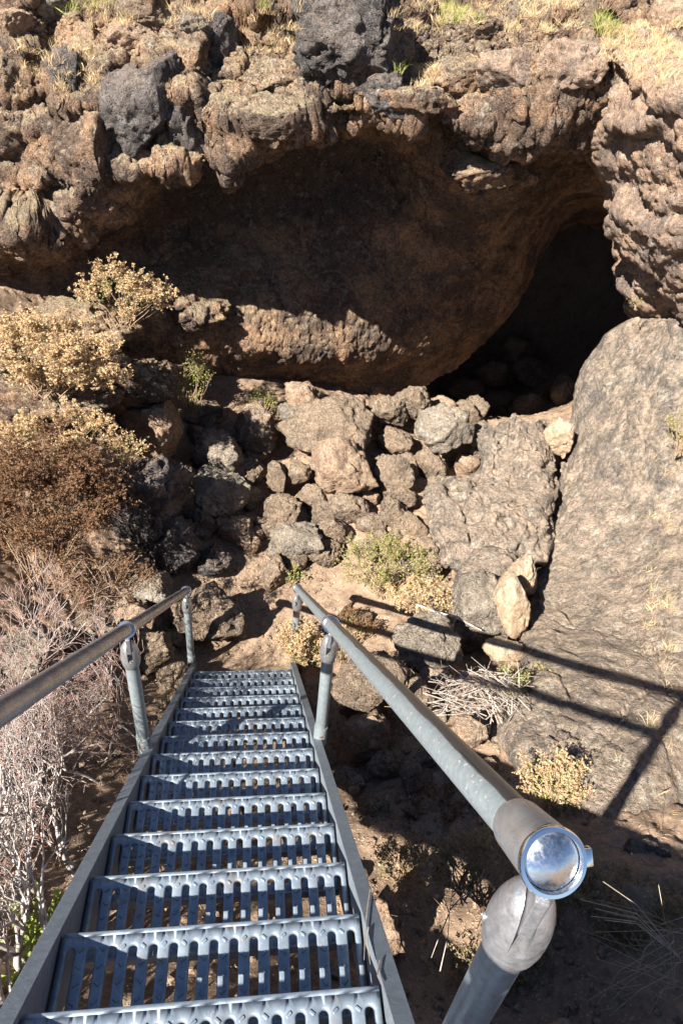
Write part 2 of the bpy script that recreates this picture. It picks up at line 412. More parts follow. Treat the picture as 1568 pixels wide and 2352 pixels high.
def box_bm(bm, c, ax, ay, az, sx, sy, sz, bev=0.):
    """a box with half sizes along three axes"""
    c, ax, ay, az = [np.asarray(k, float) for k in (c, ax, ay, az)]
    vs = [bm.verts.new(tuple(c+ax*sx*i+ay*sy*j+az*sz*k)) for i in (-1,1) for j in (-1,1) for k in (-1,1)]
    fs = [bm.faces.new([vs[i] for i in f]) for f in ((0,1,3,2),(4,6,7,5),(0,4,5,1),(2,3,7,6),(0,2,6,4),(1,5,7,3))]
    bmesh.ops.recalc_face_normals(bm, faces=fs)
    if bev:
        es = list({e for f in fs for e in f.edges})
        bmesh.ops.bevel(bm, geom=es, offset=bev, segments=2, affect='EDGES', profile=.6)
X_ = np.array([1., 0, 0])
def stringer(sgn, s0, s1):
    bm = bmesh.new(); c = (sl(s0)+sl(s1))/2; hl = np.linalg.norm(sl(s1)-sl(s0))/2
    def pl(x0, x1, n0, n1): box_bm(bm, c+X_*sgn*(x0+x1)/2+NRM*(n0+n1)/2, X_, UPS, NRM, (x1-x0)/2, hl, (n1-n0)/2, .0015)
    pl(.402, .408, -.215, .000); pl(.402, .447, .0005, .008); pl(.4085, .447, -.215, -.2075)
    return bm_obj('stringer', bm, M['stringer'], stair)
s = stringer(-1, -.35, 18.3); s = stringer(1, -.55, 18.3)
for o in [c for c in stair.children if c.name.startswith('stringer')]: o.location = -base0 if False else (0, 0, 0)

def tube_bm(bm, a, b, r, k=28, caps=True):
    a, b = np.asarray(a, float), np.asarray(b, float); d = b-a; d /= np.linalg.norm(d)
    x = np.cross(d, [1, .013, .01]) if abs(d[0]) < .9 else np.cross(d, [0, 1, 0]); x /= np.linalg.norm(x); y = np.cross(d, x)
    A = [bm.verts.new(tuple(a+(x*math.cos(t)+y*math.sin(t))*r)) for t in [2*math.pi*j/k for j in range(k)]]
    B = [bm.verts.new(tuple(b+(x*math.cos(t)+y*math.sin(t))*r)) for t in [2*math.pi*j/k for j in range(k)]]
    for j in range(k): bm.faces.new((A[j], A[(j+1) % k], B[(j+1) % k], B[j]))
    if caps: bm.faces.new(list(reversed(A))); bm.faces.new(B)
def lathe(bm, c, ax, prof, k=40):
    """prof: (distance along ax, radius)"""
    c, ax = np.asarray(c, float), np.asarray(ax, float); ax = ax/np.linalg.norm(ax)
    x = np.cross(ax, [1, 0, 0]) if abs(ax[0]) < .9 else np.cross(ax, [0, 0, 1]); x /= np.linalg.norm(x); y = np.cross(ax, x)
    rings = []
    for h, r in prof:
        if r < 1e-6: rings.append([bm.verts.new(tuple(c+ax*h))])
        else: rings.append([bm.verts.new(tuple(c+ax*h+(x*math.cos(t)+y*math.sin(t))*r)) for t in [2*math.pi*j/k for j in range(k)]])
    for a, b in zip(rings[:-1], rings[1:]):
        for j in range(k):
            if len(a) == 1 and len(b) == 1: continue
            if len(a) == 1: bm.faces.new((a[0], b[(j+1) % k], b[j]))
            elif len(b) == 1: bm.faces.new((a[j], a[(j+1) % k], b[0]))
            else: bm.faces.new((a[j], a[(j+1) % k], b[(j+1) % k], b[j]))
    bmesh.ops.recalc_face_normals(bm, faces=bm.faces)
def cut(o, bm_cut):
    """subtract a closed shape from object o"""
    c = bm_obj('cutter', bm_cut); m = o.modifiers.new('c', 'BOOLEAN'); m.object = c; m.operation = 'DIFFERENCE'; m.solver = 'EXACT'
    bpy.context.view_layer.update(); dg = bpy.context.evaluated_depsgraph_get()
    me = bpy.data.meshes.new_from_object(o.evaluated_get(dg)); o.modifiers.clear(); old = o.data; o.data = me
    me.polygons.foreach_set('use_smooth', [True]*len(me.polygons))
    try: me.set_sharp_from_angle(angle=R(35))
    except Exception: pass
    bpy.data.objects.remove(c)

def post(rail, s, sgn, base_dz=0., capped=False, sleeve=True):
    p = sl(s, sgn*PX)
    Z = np.array([0, 0, 1.])
    bm = bmesh.new(); tube_bm(bm, p+Z*(.012+base_dz), p+Z*.655, .030)
    o = bm_obj('post', bm, M['galvpipe'], rail, smooth=True)
    if sleeve:
        bm = bmesh.new(); lathe(bm, p+Z*(base_dz+.0), Z, [(-.03, .0355), (.108, .0355), (.113, .0345), (.113, .0315), (.07, .0315)], 32)
        q = bm_obj('post_sleeve', bm, M['galvpipe'], o, smooth=True)
        bm = bmesh.new(); d = np.array([-.2*sgn*0+.0, -1, .0]); lathe(bm, p+Z*.06+d*.0335, d, [(0, .010), (.0035, .009), (.0045, .005), (.0045, 0)], 12)
        bm_obj('bolt', bm, M['rust'], q, smooth=True)
    bm = bmesh.new()
    lathe(bm, p, Z, [(.638, 0), (.638, .0325), (.642, .0355), (.655, .0388), (.675, .0412), (.698, .0418), (.720, .0408), (.742, .0378), (.762, .0325), (.778, .0245), (.788, .014), (.792, 0)], 48)
    hd = bm_obj('post_head', bm, M['castal'], rail, smooth=True)
    ya = R((-22 if capped else -10)*sgn); SX = np.array([math.cos(ya), math.sin(ya), 0]); SY = np.array([-math.sin(ya), math.cos(ya), 0])
    c = bmesh.new(); box_bm(c, p+Z*.765, SX, SY, [0, 0, 1], .0105, .07, .066); cut(hd, c)
    bm = bmesh.new(); box_bm(bm, p+Z*.788-SY*.008, SX, SY, [0, 0, 1], .0084, .027, .044, .002)
    box_bm(bm, p+Z*.722+SY*.012, SX, SY, [0, 0, 1], .0084, .012, .026, .002)
    bm_obj('tongue', bm, M['castal'], hd)
    bm = bmesh.new(); lathe(bm, p+Z*.715+X_*.030, X_, [(0, .013), (.0125, .012), (.0145, .008), (.0145, 0)], 6)
    bm_obj('pivot_screw', bm, M['castal'], hd, smooth=True)
    bm = bmesh.new(); lathe(bm, p+Z*.700-SY*.0385, -SY, [(0, .0062), (.004, .0060), (.005, .0035), (.0035, .0030), (.0035, 0)], 14) if not capped else lathe(bm, p+Z*.690-SX*sgn*.040, -SX*sgn, [(0, .0062), (.004, .0060), (.005, .0035), (.0035, .0030), (.0035, 0)], 14)
    bm_obj('set_screw', bm, M['steel'], hd, smooth=True)
    # collar round the rail
    c0 = p+Z*RAILH-UPS*.050
    bm = bmesh.new(); lathe(bm, c0, UPS, [(-.052, .0305), (-.052, .0335), (-.045, .0350), (.0, .0368), (.040, .0385), (.046, .0385), (.0465, .031)], 56)
    cb = bm_obj('collar', bm, M['steel'], rail, smooth=True)
    if capped:
        bm = bmesh.new(); lathe(bm, c0, UPS, [(.0468, .0), (.0468, .0385), (.0495, .0405), (.0545, .0408), (.0575, .0395), (.0578, .0350), (.054, .0338), (.047, .0332)], 72)
        tb = c0+UPS*.0522
        sd = X_*.978+NRM*.08; sd /= np.linalg.norm(sd)
        box_bm(bm, tb+sd*.0415, sd, np.cross(UPS, sd), UPS, .006, .0105, .0048, .002)
        bm_obj('collar_rim', bm, M['rim'], cb, smooth=True)
        bm = bmesh.new(); R0 = .0332
        lathe(bm, c0+UPS*.0475, UPS, [(0, R0-.0004), (.0035, R0-.0006), (.0055, R0-.0025)]+[(.0055+.0065*(1-(r/R0)**2), r*.93) for r in [R0*(1-j/9) for j in range(0, 10)]], 72)
        bm_obj('end_cap', bm, M['chrome'], rail, smooth=True)
    else:
        bm = bmesh.new(); lathe(bm, c0, UPS, [(.0468, .0306), (.0468, .0385), (.050, .0402), (.055, .0402), (.0575, .0385), (.0575, .0306)], 56)
        bm_obj('collar_rim', bm, M['rim'], cb, smooth=True)
    return o
def handrail(sgn, s0, s1, posts, mat):
    rail = bpy.data.objects.new('handrail', None); COL.objects.link(rail); rail.parent = stair
    bm = bmesh.new(); a = sl(s0, sgn*PX, RAILH); b = sl(s1, sgn*PX, RAILH); tube_bm(bm, a, b, .0300, 40)
    bm_obj('rail_tube', bm, mat, rail, smooth=True)
    for s, bz, cap in posts: post(rail, s, sgn, bz, cap)
    return rail
def pipe_mat(name, dark_side, base=(.30,.345,.37)):
    """galvanised tube, darker and more metallic on one side, with a broken weld line"""
    m, nt, b = newmat(name); tc = nt.nodes.new('ShaderNodeTexCoord'); co = tc.outputs['Object']
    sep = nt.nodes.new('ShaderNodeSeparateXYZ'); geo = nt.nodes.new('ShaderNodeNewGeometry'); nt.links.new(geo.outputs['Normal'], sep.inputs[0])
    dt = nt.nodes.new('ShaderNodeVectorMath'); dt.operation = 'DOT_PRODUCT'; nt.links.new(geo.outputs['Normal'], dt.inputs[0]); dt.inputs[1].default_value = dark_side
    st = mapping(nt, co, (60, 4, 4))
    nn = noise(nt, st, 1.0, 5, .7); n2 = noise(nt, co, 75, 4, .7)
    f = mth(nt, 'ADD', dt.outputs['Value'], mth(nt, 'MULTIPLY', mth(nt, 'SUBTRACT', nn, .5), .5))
    side_mask = ramp(nt, f, [(.50, 0.), (.58, 1.)])
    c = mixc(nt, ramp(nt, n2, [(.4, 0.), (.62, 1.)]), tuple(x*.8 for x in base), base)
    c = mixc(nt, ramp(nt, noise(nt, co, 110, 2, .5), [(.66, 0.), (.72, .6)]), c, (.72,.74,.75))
    c = mixc(nt, side_mask, c, (.13,.125,.12))
    # weld line: a thin broken dark stripe
    w = mth(nt, 'ABSOLUTE', mth(nt, 'SUBTRACT', dt.outputs['Value'], .60)); wl = ramp(nt, w, [(.018, 1.), (.035, 0.)])
    wp = nt.nodes.new('ShaderNodeSeparateXYZ'); nt.links.new(co, wp.inputs[0])
    dash = ramp(nt, noise(nt, mapping(nt, co, (0, 9, 0)), 1.0, 2, .5), [(.50, 0.), (.54, 1.)])
    c = mixc(nt, mth(nt, 'MULTIPLY', wl, dash), c, (.05,.045,.04))
    nt.links.new(c, b.inputs['Base Color'])
    nt.links.new(ramp(nt, side_mask, [(0., .3), (1., .65)]), b.inputs['Metallic'])
    b.inputs['Roughness'].default_value = .36
    return m
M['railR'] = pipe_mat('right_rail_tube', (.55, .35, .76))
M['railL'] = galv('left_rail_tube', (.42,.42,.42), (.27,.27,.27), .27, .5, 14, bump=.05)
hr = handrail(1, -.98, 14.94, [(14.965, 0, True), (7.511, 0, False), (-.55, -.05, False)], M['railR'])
hl = handrail(-1, -.46, 18.3, [(18.34, 0, True), (7.736, 0, False), (-.16, 0, False)], M['railL'])
# unseen plate added at the viewer's feet, its shadow standing in for the viewer's
bm = bmesh.new(); tp = sl(18.3)
box_bm(bm, (0, tp[1]-.92, tp[2]-.02), (1,0,0), (0,1,0), (0,0,1), .75, .90, .015, .003)
for x in (-.7, 0, .7): box_bm(bm, (x, tp[1]-.92, tp[2]-.10), (1,0,0), (0,1,0), (0,0,1), .03, .88, .06, .003)
bm_obj('shade_plate', bm, M['galv'], stair)
# ------------------------------------------------------------------ ground
GP = np.array([
 (0,.1,-.12),(0,.7,-.10),(0,1.3,-.02),(.3,2.2,.08),(.8,3.2,.2),(1.5,3.2,.25),(2.3,3.4,.25),(3.2,4.2,.1),(4,5.2,-.5),(4.8,7,-1.8),(.5,4.6,.4),(3.5,9,-2.6),(5.5,10,-2.8),(2,7,-1.0),
 (0,-.6,.0),(0,-1.3,.35),(0,-2,.85),(0,-2.7,1.4),(0,-3.4,2.1),(0,-4.1,2.75),(0,-5.2,3.05),
 (.55,.3,-.08),(.75,-1.3,.55),(.98,-.98,.62),(.85,-1.7,.8),(.9,-2.15,1.05),(1.15,-2.27,1.08),(.65,-2.06,1.04),(.9,-.5,.25),(1.0,.1,.05),(1.3,.6,.1),(.8,-2.7,1.25),(1.1,-2.9,1.35),(.9,-3.4,1.8),(1.6,.8,.1),(2.3,1.5,.15),(2.0,2.4,.2),
 (1.8,-1.3,.9),(2.3,-1.9,1.2),(2.1,-.6,.5),(3.1,1.5,.1),(4.1,.8,.5),(1.6,-2.6,1.55),(2.5,-2.8,1.6),(3.9,3.1,.3),(5.5,2,1.6),(2.2,-3.6,2.2),(4.5,-3,2.4),(1.2,-4.3,2.7),
 (-.7,-.5,.1),(-.7,-1.5,.6),(-.8,-2.5,1.25),(-1,-3.3,1.9),(-1.5,-1.2,.75),(-1.5,-2.4,1.4),(-2.5,-2,1.8),(-.7,.3,-.02),(-.8,1.2,.15),(-.6,2.2,.3),(-1.4,.2,.4),(-1.7,1.2,.75),(-1.9,2.4,1.35),(-.9,3.2,.5),(-2.6,2.2,1.8),(-2.5,.8,1.35),(-3.5,0,2.3),(-1.6,3.5,1.2),(-3,3.5,2.2),(-1.2,-4.3,2.75),
 (-4,5,3.0),(-7,0,3.5),(7,0,3.6),(0,-8,3.3),(6,-6,3.4),(-6,-6,3.4),(-7,7,4.2),(0,13,2.5),(6,14,-2.0),(9,7,2.6),(7.2,4,2.6),(12,12,4.5),(-3,12,4.4),(0,18,5),(10,18,5.5),(-10,14,5.2),(14,0,4.2),(-14,0,3.8),(0,-14,3.4)])
_gx = GP[:, :2]; _n = len(GP)
def _phi(d): return np.where(d < 1e-9, 0., d*d*np.log(d+1e-12))
_D = np.linalg.norm(_gx[:, None]-_gx[None], axis=2)
_A = np.zeros((_n+3, _n+3)); _A[:_n, :_n] = _phi(_D)+np.eye(_n)*.02; _A[:_n, _n] = 1; _A[:_n, _n+1:] = _gx; _A[_n, :_n] = 1; _A[_n+1:, :_n] = _gx.T
_w = np.linalg.solve(_A, np.concatenate([GP[:, 2], [0, 0, 0]]))
def gz(x, y, rough=True):
    x = np.atleast_1d(np.asarray(x, float)); y = np.atleast_1d(np.asarray(y, float))
    out = np.zeros(len(x))
    for i in range(0, len(x), 20000):
        q = np.stack([x[i:i+20000], y[i:i+20000]], 1)
        out[i:i+20000] = _phi(np.linalg.norm(q[:, None]-_gx[None], axis=2))@_w[:_n]+_w[_n]+q@_w[_n+1:]
    r = np.hypot(x-1, y-2); far = 3.6+np.clip((y-4)*.10, 0, 3.5); k = np.clip((r-11)/6, 0, 1); k = k*k*(3-2*k)
    out = out*(1-k)+far*k
    if rough:
        p = np.stack([x, y, np.zeros(len(x))], 1); path = np.exp(-((x-.05)**2/.25+(y-.9)**2/1.2))
        out += (fbm(p, 1.6, 5, .55)*.10+fbm(p, 9, 4, .6)*.025)*(1-.75*path)
        side = np.clip((np.abs(x-.1)-.75)/.5, 0, 1)*np.clip((9-r)/2, 0, 1)
        out += (fbm(p, 3, 5, .65, True)*.07+fbm(p, 13, 4, .7)*.03)*side
    return out
ax = np.concatenate([np.linspace(-900, -18, 22), np.linspace(-16, -4.2, 40), np.linspace(-4, 5.5, 430), np.linspace(5.7, 18, 40), np.linspace(20, 900, 22)])
ay = np.concatenate([np.linspace(-900, -20, 20), np.linspace(-18, -4.8, 36), np.linspace(-4.6, 5.5, 460), np.linspace(5.7, 18, 40), np.linspace(20, 900, 22)])
gx, gy = np.meshgrid(ax, ay); zz = gz(gx.ravel(), gy.ravel())
nx, ny = len(ax), len(ay); idx = np.arange(nx*ny).reshape(ny, nx)
fc = np.stack([idx[:-1, :-1], idx[:-1, 1:], idx[1:, 1:], idx[1:, :-1]], -1).reshape(-1, 4)
ground = mesh_np('ground', np.stack([gx.ravel(), gy.ravel(), zz], 1), fc, M['dirt'])
tag(ground, kind='structure')
def on_ground(u, v, dz=0.):
    """where the view ray of a pixel meets the modelled ground"""
    d = ray(u, v); t = np.linspace(1.2, 16, 900); p = CAM+d*t[:, None]
    h = p[:, 2]-gz(p[:, 0], p[:, 1], False)-dz; k = np.argmax(h < 0)
    if k == 0: return p[-1], t[-1]
    return p[k], t[k]

# ------------------------------------------------------------------ lofted rock surfaces
def catmull(Pn, m, closed=False):
    """resample points Pn (n,d) to m points on a Catmull-Rom curve, even in chord length"""
    Pn = np.asarray(Pn, float); n = len(Pn)
    ch = np.sqrt((np.diff(Pn, axis=0)**2).sum(1)).mean() if False else None
    t = np.linspace(0, n-1, m); i = np.clip(t.astype(int), 0, n-2); f = (t-i)[:, None]
    g = lambda k: Pn[np.clip(k, 0, n-1)]
    p0, p1, p2, p3 = g(i-1), g(i), g(i+1), g(i+2)
    return .5*((2*p1)+(-p0+p2)*f+(2*p0-5*p1+4*p2-p3)*f*f+(-p0+3*p1-3*p2+p3)*f**3)
def loft(rows, nr, nc):
    rows = np.array(rows, float)                  # (R, C, 3)
    a = np.stack([catmull(r, nc) for r in rows])  # R,nc,3
    # spread the rows by length so that faces stay even
    L = np.sqrt((np.diff(a, axis=0)**2).sum(2)).mean(1); t = np.concatenate([[0], np.cumsum(L)]); t /= t[-1]
    fine = np.stack([catmull(a[:, j], 40*len(rows)) for j in range(nc)], 1)
    tf = np.interp(np.linspace(0, len(rows)-1, 40*len(rows)), np.arange(len(rows)), t)
    want = np.linspace(0, 1, nr); out = np.zeros((nr, nc, 3))
    k = np.clip(np.searchsorted(tf, want), 1, len(tf)-1); w = ((want-tf[k-1])/(tf[k]-tf[k-1]+1e-9))[:, None, None]
    return fine[k-1]*(1-w)+fine[k]*w
def grid_normals(A):
    du = np.gradient(A, axis=1); dv = np.gradient(A, axis=0); n = np.cross(du, dv)
    return n/(np.linalg.norm(n, axis=2, keepdims=True)+1e-9)
def rock_sheet(name, A, mat, disp, flip=False):
    nr, nc, _ = A.shape; n = grid_normals(A); n = -n if flip else n
    for fn in (disp if isinstance(disp, (list, tuple)) else [disp]):
        p = A.reshape(-1, 3); d = fn(p, n.reshape(-1, 3)); A = A+n*d.reshape(nr, nc, 1)
        n2 = grid_normals(A); n = -n2 if flip else n2
    i = np.arange(nr*nc).reshape(nr, nc)
    f = np.stack([i[:-1, :-1], i[:-1, 1:], i[1:, 1:], i[1:, :-1]], -1).reshape(-1, 4)
    if flip: f = f[:, ::-1]
    return mesh_np(name, A.reshape(-1, 3), f, mat)
def facets(p, n, freq, amp, seed, sharp=.05):
    return amp*cells(p, freq, seed)

# -- the far cliff with its overhang
us = [-420, -200, 0, 150, 300, 450, 580, 700, 820, 940, 1060, 1180, 1290, 1400, 1560]
def rowY(vs, ys, dz=0): return [PY(u, v, y)+np.array([0, 0, dz]) for u, v, y in zip(us, vs, ys)]
topfar = [np.array([x, 16., 8.0+.05*abs(x)]) for x in np.linspace(-10, 13, len(us))]
topmid = [np.array([x, 5.2, 5.05+.03*x]) for x in np.linspace(-4.6, 5.9, len(us))]
CR = [
 topfar, topmid,
 rowY([150,140,120,110,105,110,115,120,115,110,105,100,110,130,150], [3.7,3.7,3.65,3.6,3.55,3.5,3.5,3.5,3.5,3.5,3.5,3.5,3.5,3.5,3.5]),
 rowY([260,250,235,210,185,185,185,180,180,185,180,175,180,190,210], [3.4,3.4,3.35,3.3,3.3,3.28,3.25,3.25,3.22,3.22,3.2,3.2,3.2,3.2,3.2]),
 rowY([430,400,370,350,330,300,262,235,215,225,235,225,220,240,280], [3.15,3.12,3.1,3.1,3.08,3.05,3.02,3.05,3.05,3.0,2.95,2.95,2.95,2.95,3.0]),
 rowY([600,560,490,455,425,385,325,280,255,275,295,290,285,320,360], [3.2,3.1,3.0,3.0,3.0,3.0,3.0,3.0,3.0,2.95,2.9,2.9,3.0,3.1,3.2]),
 rowY([720,700,600,540,470,410,355,325,310,340,390,395,350,370,400], [3.5,3.4,3.4,3.5,3.9,4.1,4.3,4.4,4.4,4.0,3.6,3.6,4.0,4.2,4.4]),
 rowY([760,720,650,600,540,470,430,420,430,470,500,470,415,420,440], [3.7,3.6,3.7,4.1,4.6,4.9,5.0,5.0,4.9,4.7,4.4,4.5,4.9,5.3,5.6]),
 rowY([800,770,700,660,620,570,545,540,550,580,590,530,455,455,460], [3.7,3.6,3.6,3.9,4.4,4.8,4.9,4.9,4.9,4.9,4.9,5.2,5.8,6.2,6.6]),
 rowY([850,830,760,715,680,655,650,660,680,690,670,600,480,480,490], [3.6,3.5,3.4,3.6,3.9,4.2,4.4,4.5,4.6,4.8,5.2,5.8,7.0,7.6,8.]),
 rowY([960,950,900,800,785,785,795,810,815,800,775,690,520,520,520], [3.6,3.4,3.3,3.5,3.75,3.95,4.05,4.2,4.45,4.85,5.5,6.4,8.5,9.,9.5]),
 rowY([1000,1000,950,900,890,885,880,880,870,850,800,700,510,510,510], [3.7,3.5,3.4,3.6,4.0,4.35,4.6,4.85,5.0,5.3,6.0,7.0,9.5,10,10.5]),
 rowY([1040,1040,1000,980,970,965,960,950,940,900,830,705,500,490,480], [3.8,3.6,3.5,3.7,4.0,4.3,4.5,4.7,4.9,5.3,6.2,7.6,10.5,11.,12]),
]
A = loft(CR, 900, 760)
def cd1(p, n):
    inside = np.clip((p[:, 1]-3.35)/.5, 0, 1)*np.clip((4.05-p[:, 2])/.5, 0, 1)
    s = fbm(p, 1.1, 5, .55)*.17*(1-.65*inside)
    return s+facets(p, n, 1.15, .24*(1-.9*inside), 3.3)
def cd1b(p, n):
    inside = np.clip((p[:, 1]-3.35)/.5, 0, 1)*np.clip((4.05-p[:, 2])/.5, 0, 1)
    return facets(p, n, 2.8, .085*(1-.7*inside), 9.1)
def cd1c(p, n):
    inside = np.clip((p[:, 1]-3.35)/.5, 0, 1)*np.clip((4.05-p[:, 2])/.5, 0, 1)
    return facets(p, n, 6.5, .030*(1-.5*inside), 4.1)+fbm(p, 4, 5, .65)*.05*(1-.5*inside)
def cd2(p, n):
    inside = np.clip((p[:, 1]-3.35)/.5, 0, 1)*np.clip((4.0-p[:, 2])/.5, 0, 1)
    s = fbm(p, 7, 5, .7, True)*.036*(1-.15*inside)+fbm(p, 20, 4, .7)*.024
    d1, d2, _ = worley(p, 15, 4.)
    s -= np.clip(.34-d1, 0, 1)*.07*np.clip(fbm(p, 2., 2)*3+.5, 0, 1)
    s += fbm(p*np.array([1, 1, 3.2]), 2.2, 4, .6, True)*.018*(1-inside)      # layered flows
    return s
cliff = rock_sheet('rock_cliff', A, M['cliff'], [cd1, cd1b, cd1c, cd2], flip=True)
tag(cliff, 'brown volcanic rock cliff whose overhanging arched lip shades a smooth hollow wall below it', 'cliff')

# -- the jagged outcrop at the right of the opening
OR = [
 [np.array(p, float) for p in ((3.9,7.5,4.9),(5.0,7.0,5.0),(6.4,6.,5.1),(8.,5.,5.1),(10,4,5.1))],
 [P(1270,100,6.9), P(1350,75,6.5), P(1440,90,6.1), P(1560,170,5.6), P(1760,180,5.0)],
 [P(1300,215,7.3), P(1345,150,6.3), P(1440,190,5.8), P(1570,260,5.3), P(1760,260,4.8)],
 [P(1355,280,7.6), P(1330,265,6.45), P(1420,290,5.8), P(1570,350,5.3), P(1780,350,4.8)],
 [P(1400,350,8.0), P(1362,345,6.6), P(1440,390,5.9), P(1580,440,5.4), P(1790,440,4.9)],
 [P(1430,440,8.3), P(1396,430,6.8), P(1460,480,6.1), P(1580,520,5.6), P(1790,520,5.1)],
 [P(1450,560,8.5), P(1412,560,7.0), P(1480,590,6.4), P(1590,610,5.9), P(1790,610,5.4)],
 [P(1480,650,8.6), P(1425,650,7.2), P(1500,670,6.7), P(1590,690,6.2), P(1790,700,5.7)],
 [P(1500,720,8.7), P(1455,712,7.5), P(1530,720,7.0), P(1600,760,6.6), P(1790,780,6.2)],
 [P(1540,780,8.9), P(1500,760,8.2), P(1550,790,7.8), P(1620,830,7.4), P(1790,860,7.0)],
]
A = loft(OR, 420, 240)
def od1(p, n): return fbm(p, 1.0, 5, .55)*.14+facets(p, n, 1.2, .10, 5.5)+facets(p, n, 4, .03, 2.1)
def od2(p, n):
    d1, d2, _ = worley(p, 14, 2.)
    return fbm(p, 7, 5, .7, True)*.030+fbm(p, 20, 4, .7)*.018+facets(p, n, 8, .015, 1.3)-np.clip(.34-d1, 0, 1)*.07*np.clip(fbm(p, 2., 2)*3+.2, 0, 1)
outcrop = rock_sheet('rock_outcrop', A, M['outcrop'], [od1, od2], flip=True)
tag(outcrop, 'tall jagged dark and tan rock outcrop standing at the right edge of the cave mouth', 'rock outcrop')

# -- the great sloping slab on the right
SR = [
 [P(1560,690,9.2), P(1590,690,8.4), P(1640,690,7.6), P(1700,690,7.0), P(1790,700,6.6)],
 [P(1425,780,8.8), P(1462,728,7.7), P(1530,725,7.2), P(1610,730,6.6), P(1790,740,6.2)],
 [P(1370,880,8.9), P(1345,850,7.9), P(1430,850,7.2), P(1560,850,6.5), P(1790,850,6.0)],
 [P(1330,1010,8.6), P(1312,1000,7.8), P(1400,1000,7.0), P(1540,1000,6.3), P(1790,1000,5.7)],
 [P(1265,1190,8.0), P(1247,1190,7.2), P(1360,1190,6.6), P(1520,1200,6.0), P(1790,1200,5.4)],
 [P(1245,1400,6.9), P(1216,1390,6.1), P(1340,1390,5.75), P(1520,1400,5.3), P(1790,1400,4.9)],
 [P(1230,1500,6.2), P(1204,1500,5.25), P(1330,1500,4.95), P(1520,1550,4.65), P(1790,1550,4.95)],
 [P(1220,1620,5.6), P(1192,1610,4.55), P(1320,1640,4.15), P(1510,1680,4.0), P(1790,1680,4.65)],
 [P(1180,1740,5.1), P(1150,1710,4.2), P(1300,1770,3.75), P(1480,1800,3.65), P(1790,1800,4.2)],
 [P(1260,1830,4.9), P(1240,1810,3.9), P(1340,1880,3.5), P(1480,1920,3.45), P(1790,1920,3.8)],
 [P(1300,1930,4.6), P(1290,1930,3.7), P(1380,2000,3.3), P(1500,2060,3.2), P(1790,2060,3.1)],
 [P(1330,2100,4.4), P(1330,2100,3.9), P(1410,2160,3.5), P(1520,2220,3.4), P(1790,2220,3.3)],
]
A = loft(SR, 560, 330)
def sd1(p, n): return fbm(p, 1.1, 4, .5)*.07+fbm(p, 3.2, 4, .55, True)*.022+facets(p, n, 1.3, .03, 8.5)
def crackf(p, freq, amp):
    """a few wandering cracks"""
    w = p+np.stack([fbm(p, 2.5, 4, .6, off=k*9.) for k in range(3)], 1)*.16
    d1, d2, _ = worley(w*np.array([1, .6, 1]), freq, 2.2)
    return amp*np.clip(1-(d2-d1)/.035, 0, 1)*np.clip(fbm(p, 1.3, 2)*4+.5, 0, 1)
def pitf(p):
    d1, d2, _ = worley(p, 17, 1.3)
    return np.clip(.33-d1, 0, 1)*.05*np.clip(fbm(p, 1.8, 3)*4, 0, 1)
def sd2(p, n):
    q = p+np.stack([fbm(p, 3, 3, .5, off=k*5.) for k in range(3)], 1)*.10
    fl = fbm(q*np.array([1, .55, 1]), 7, 4, .6, True)
    return np.clip(fl, -.15, .30)*.0+fbm(p, 4, 5, .6)*.016+fbm(p, 16, 5, .78)*.012-pitf(p)+facets(p, n, 3.2, .028, 3.3)-crackf(p, 1.1, .035)-crackf(p+5, 2.3, .02)
slab = rock_sheet('rock_slab', A, M['slab'], [sd1, sd2], flip=True)
tag(slab, 'great sloping lichen-mottled rock slab filling the right side, crossed by the long handrail shadows', 'rock slab')

# -- the leaning slab between the heap and the great slab
LR = [
 [P(1118,975,8.4), P(1122,966,7.75), P(1190,953,7.6), P(1238,962,7.65), P(1246,970,8.4)],
 [P(1095,1000,8.1), P(1108,998,7.45), P(1180,985,7.35), P(1248,1000,7.45), P(1262,1008,8.2)],
 [P(1095,1075,7.9), P(1106,1080,7.15), P(1180,1070,7.05), P(1262,1075,7.15), P(1276,1080,8.0)],
 [P(985,1128,7.9), P(1000,1122,6.95), P(1130,1130,6.75), P(1264,1150,6.85), P(1278,1155,7.7)],
 [P(990,1190,7.4), P(1003,1180,6.65), P(1120,1200,6.5), P(1255,1215,6.6), P(1270,1225,7.4)],
 [P(996,1250,7.0), P(1012,1245,6.4), P(1110,1258,6.3), P(1230,1275,6.35), P(1244,1285,7.1)],
 [P(1020,1300,7.0), P(1030,1294,6.35), P(1105,1318,6.25), P(1185,1312,6.3), P(1205,1318,7.0)],
 [P(1040,1320,7.3), P(1045,1314,7.1), P(1105,1334,6.9), P(1170,1330,6.95), P(1190,1335,7.3)],
]
A = loft(LR, 300, 220)
def ld1(p, n): return fbm(p, 1.5, 5, .6)*.09+facets(p, n, 1.8, .07, 1.5, .06)+facets(p, n, 5, .03, 7.5, .08)
lean = rock_sheet('leaning_slab', A, M['slab'], [ld1, sd2], flip=True)
tag(lean, 'tall leaning brown slab of rock with a pale lichen corner, standing between the boulder heap and the great slab', 'rock slab')

# -- unseen rock block added over the cave to keep sky light out
bm = bmesh.new(); bmesh.ops.create_cube(bm, size=1.0); bmesh.ops.subdivide_edges(bm, edges=bm.edges[:], cuts=24, use_grid_fill=True)
pv = np.array([v.co[:] for v in bm.verts])*np.array([10.5, 11.5, 2.0])+np.array([6.6, 11.2, 3.85])
pv += (fbm(pv, .6, 4)*.35)[:, None]*np.array([.3, .3, 1.])
for v_, c_ in zip(bm.verts, pv): v_.co = c_
light_block = bm_obj('cave_light_block', bm, M['cliff'], cliff, smooth=True)
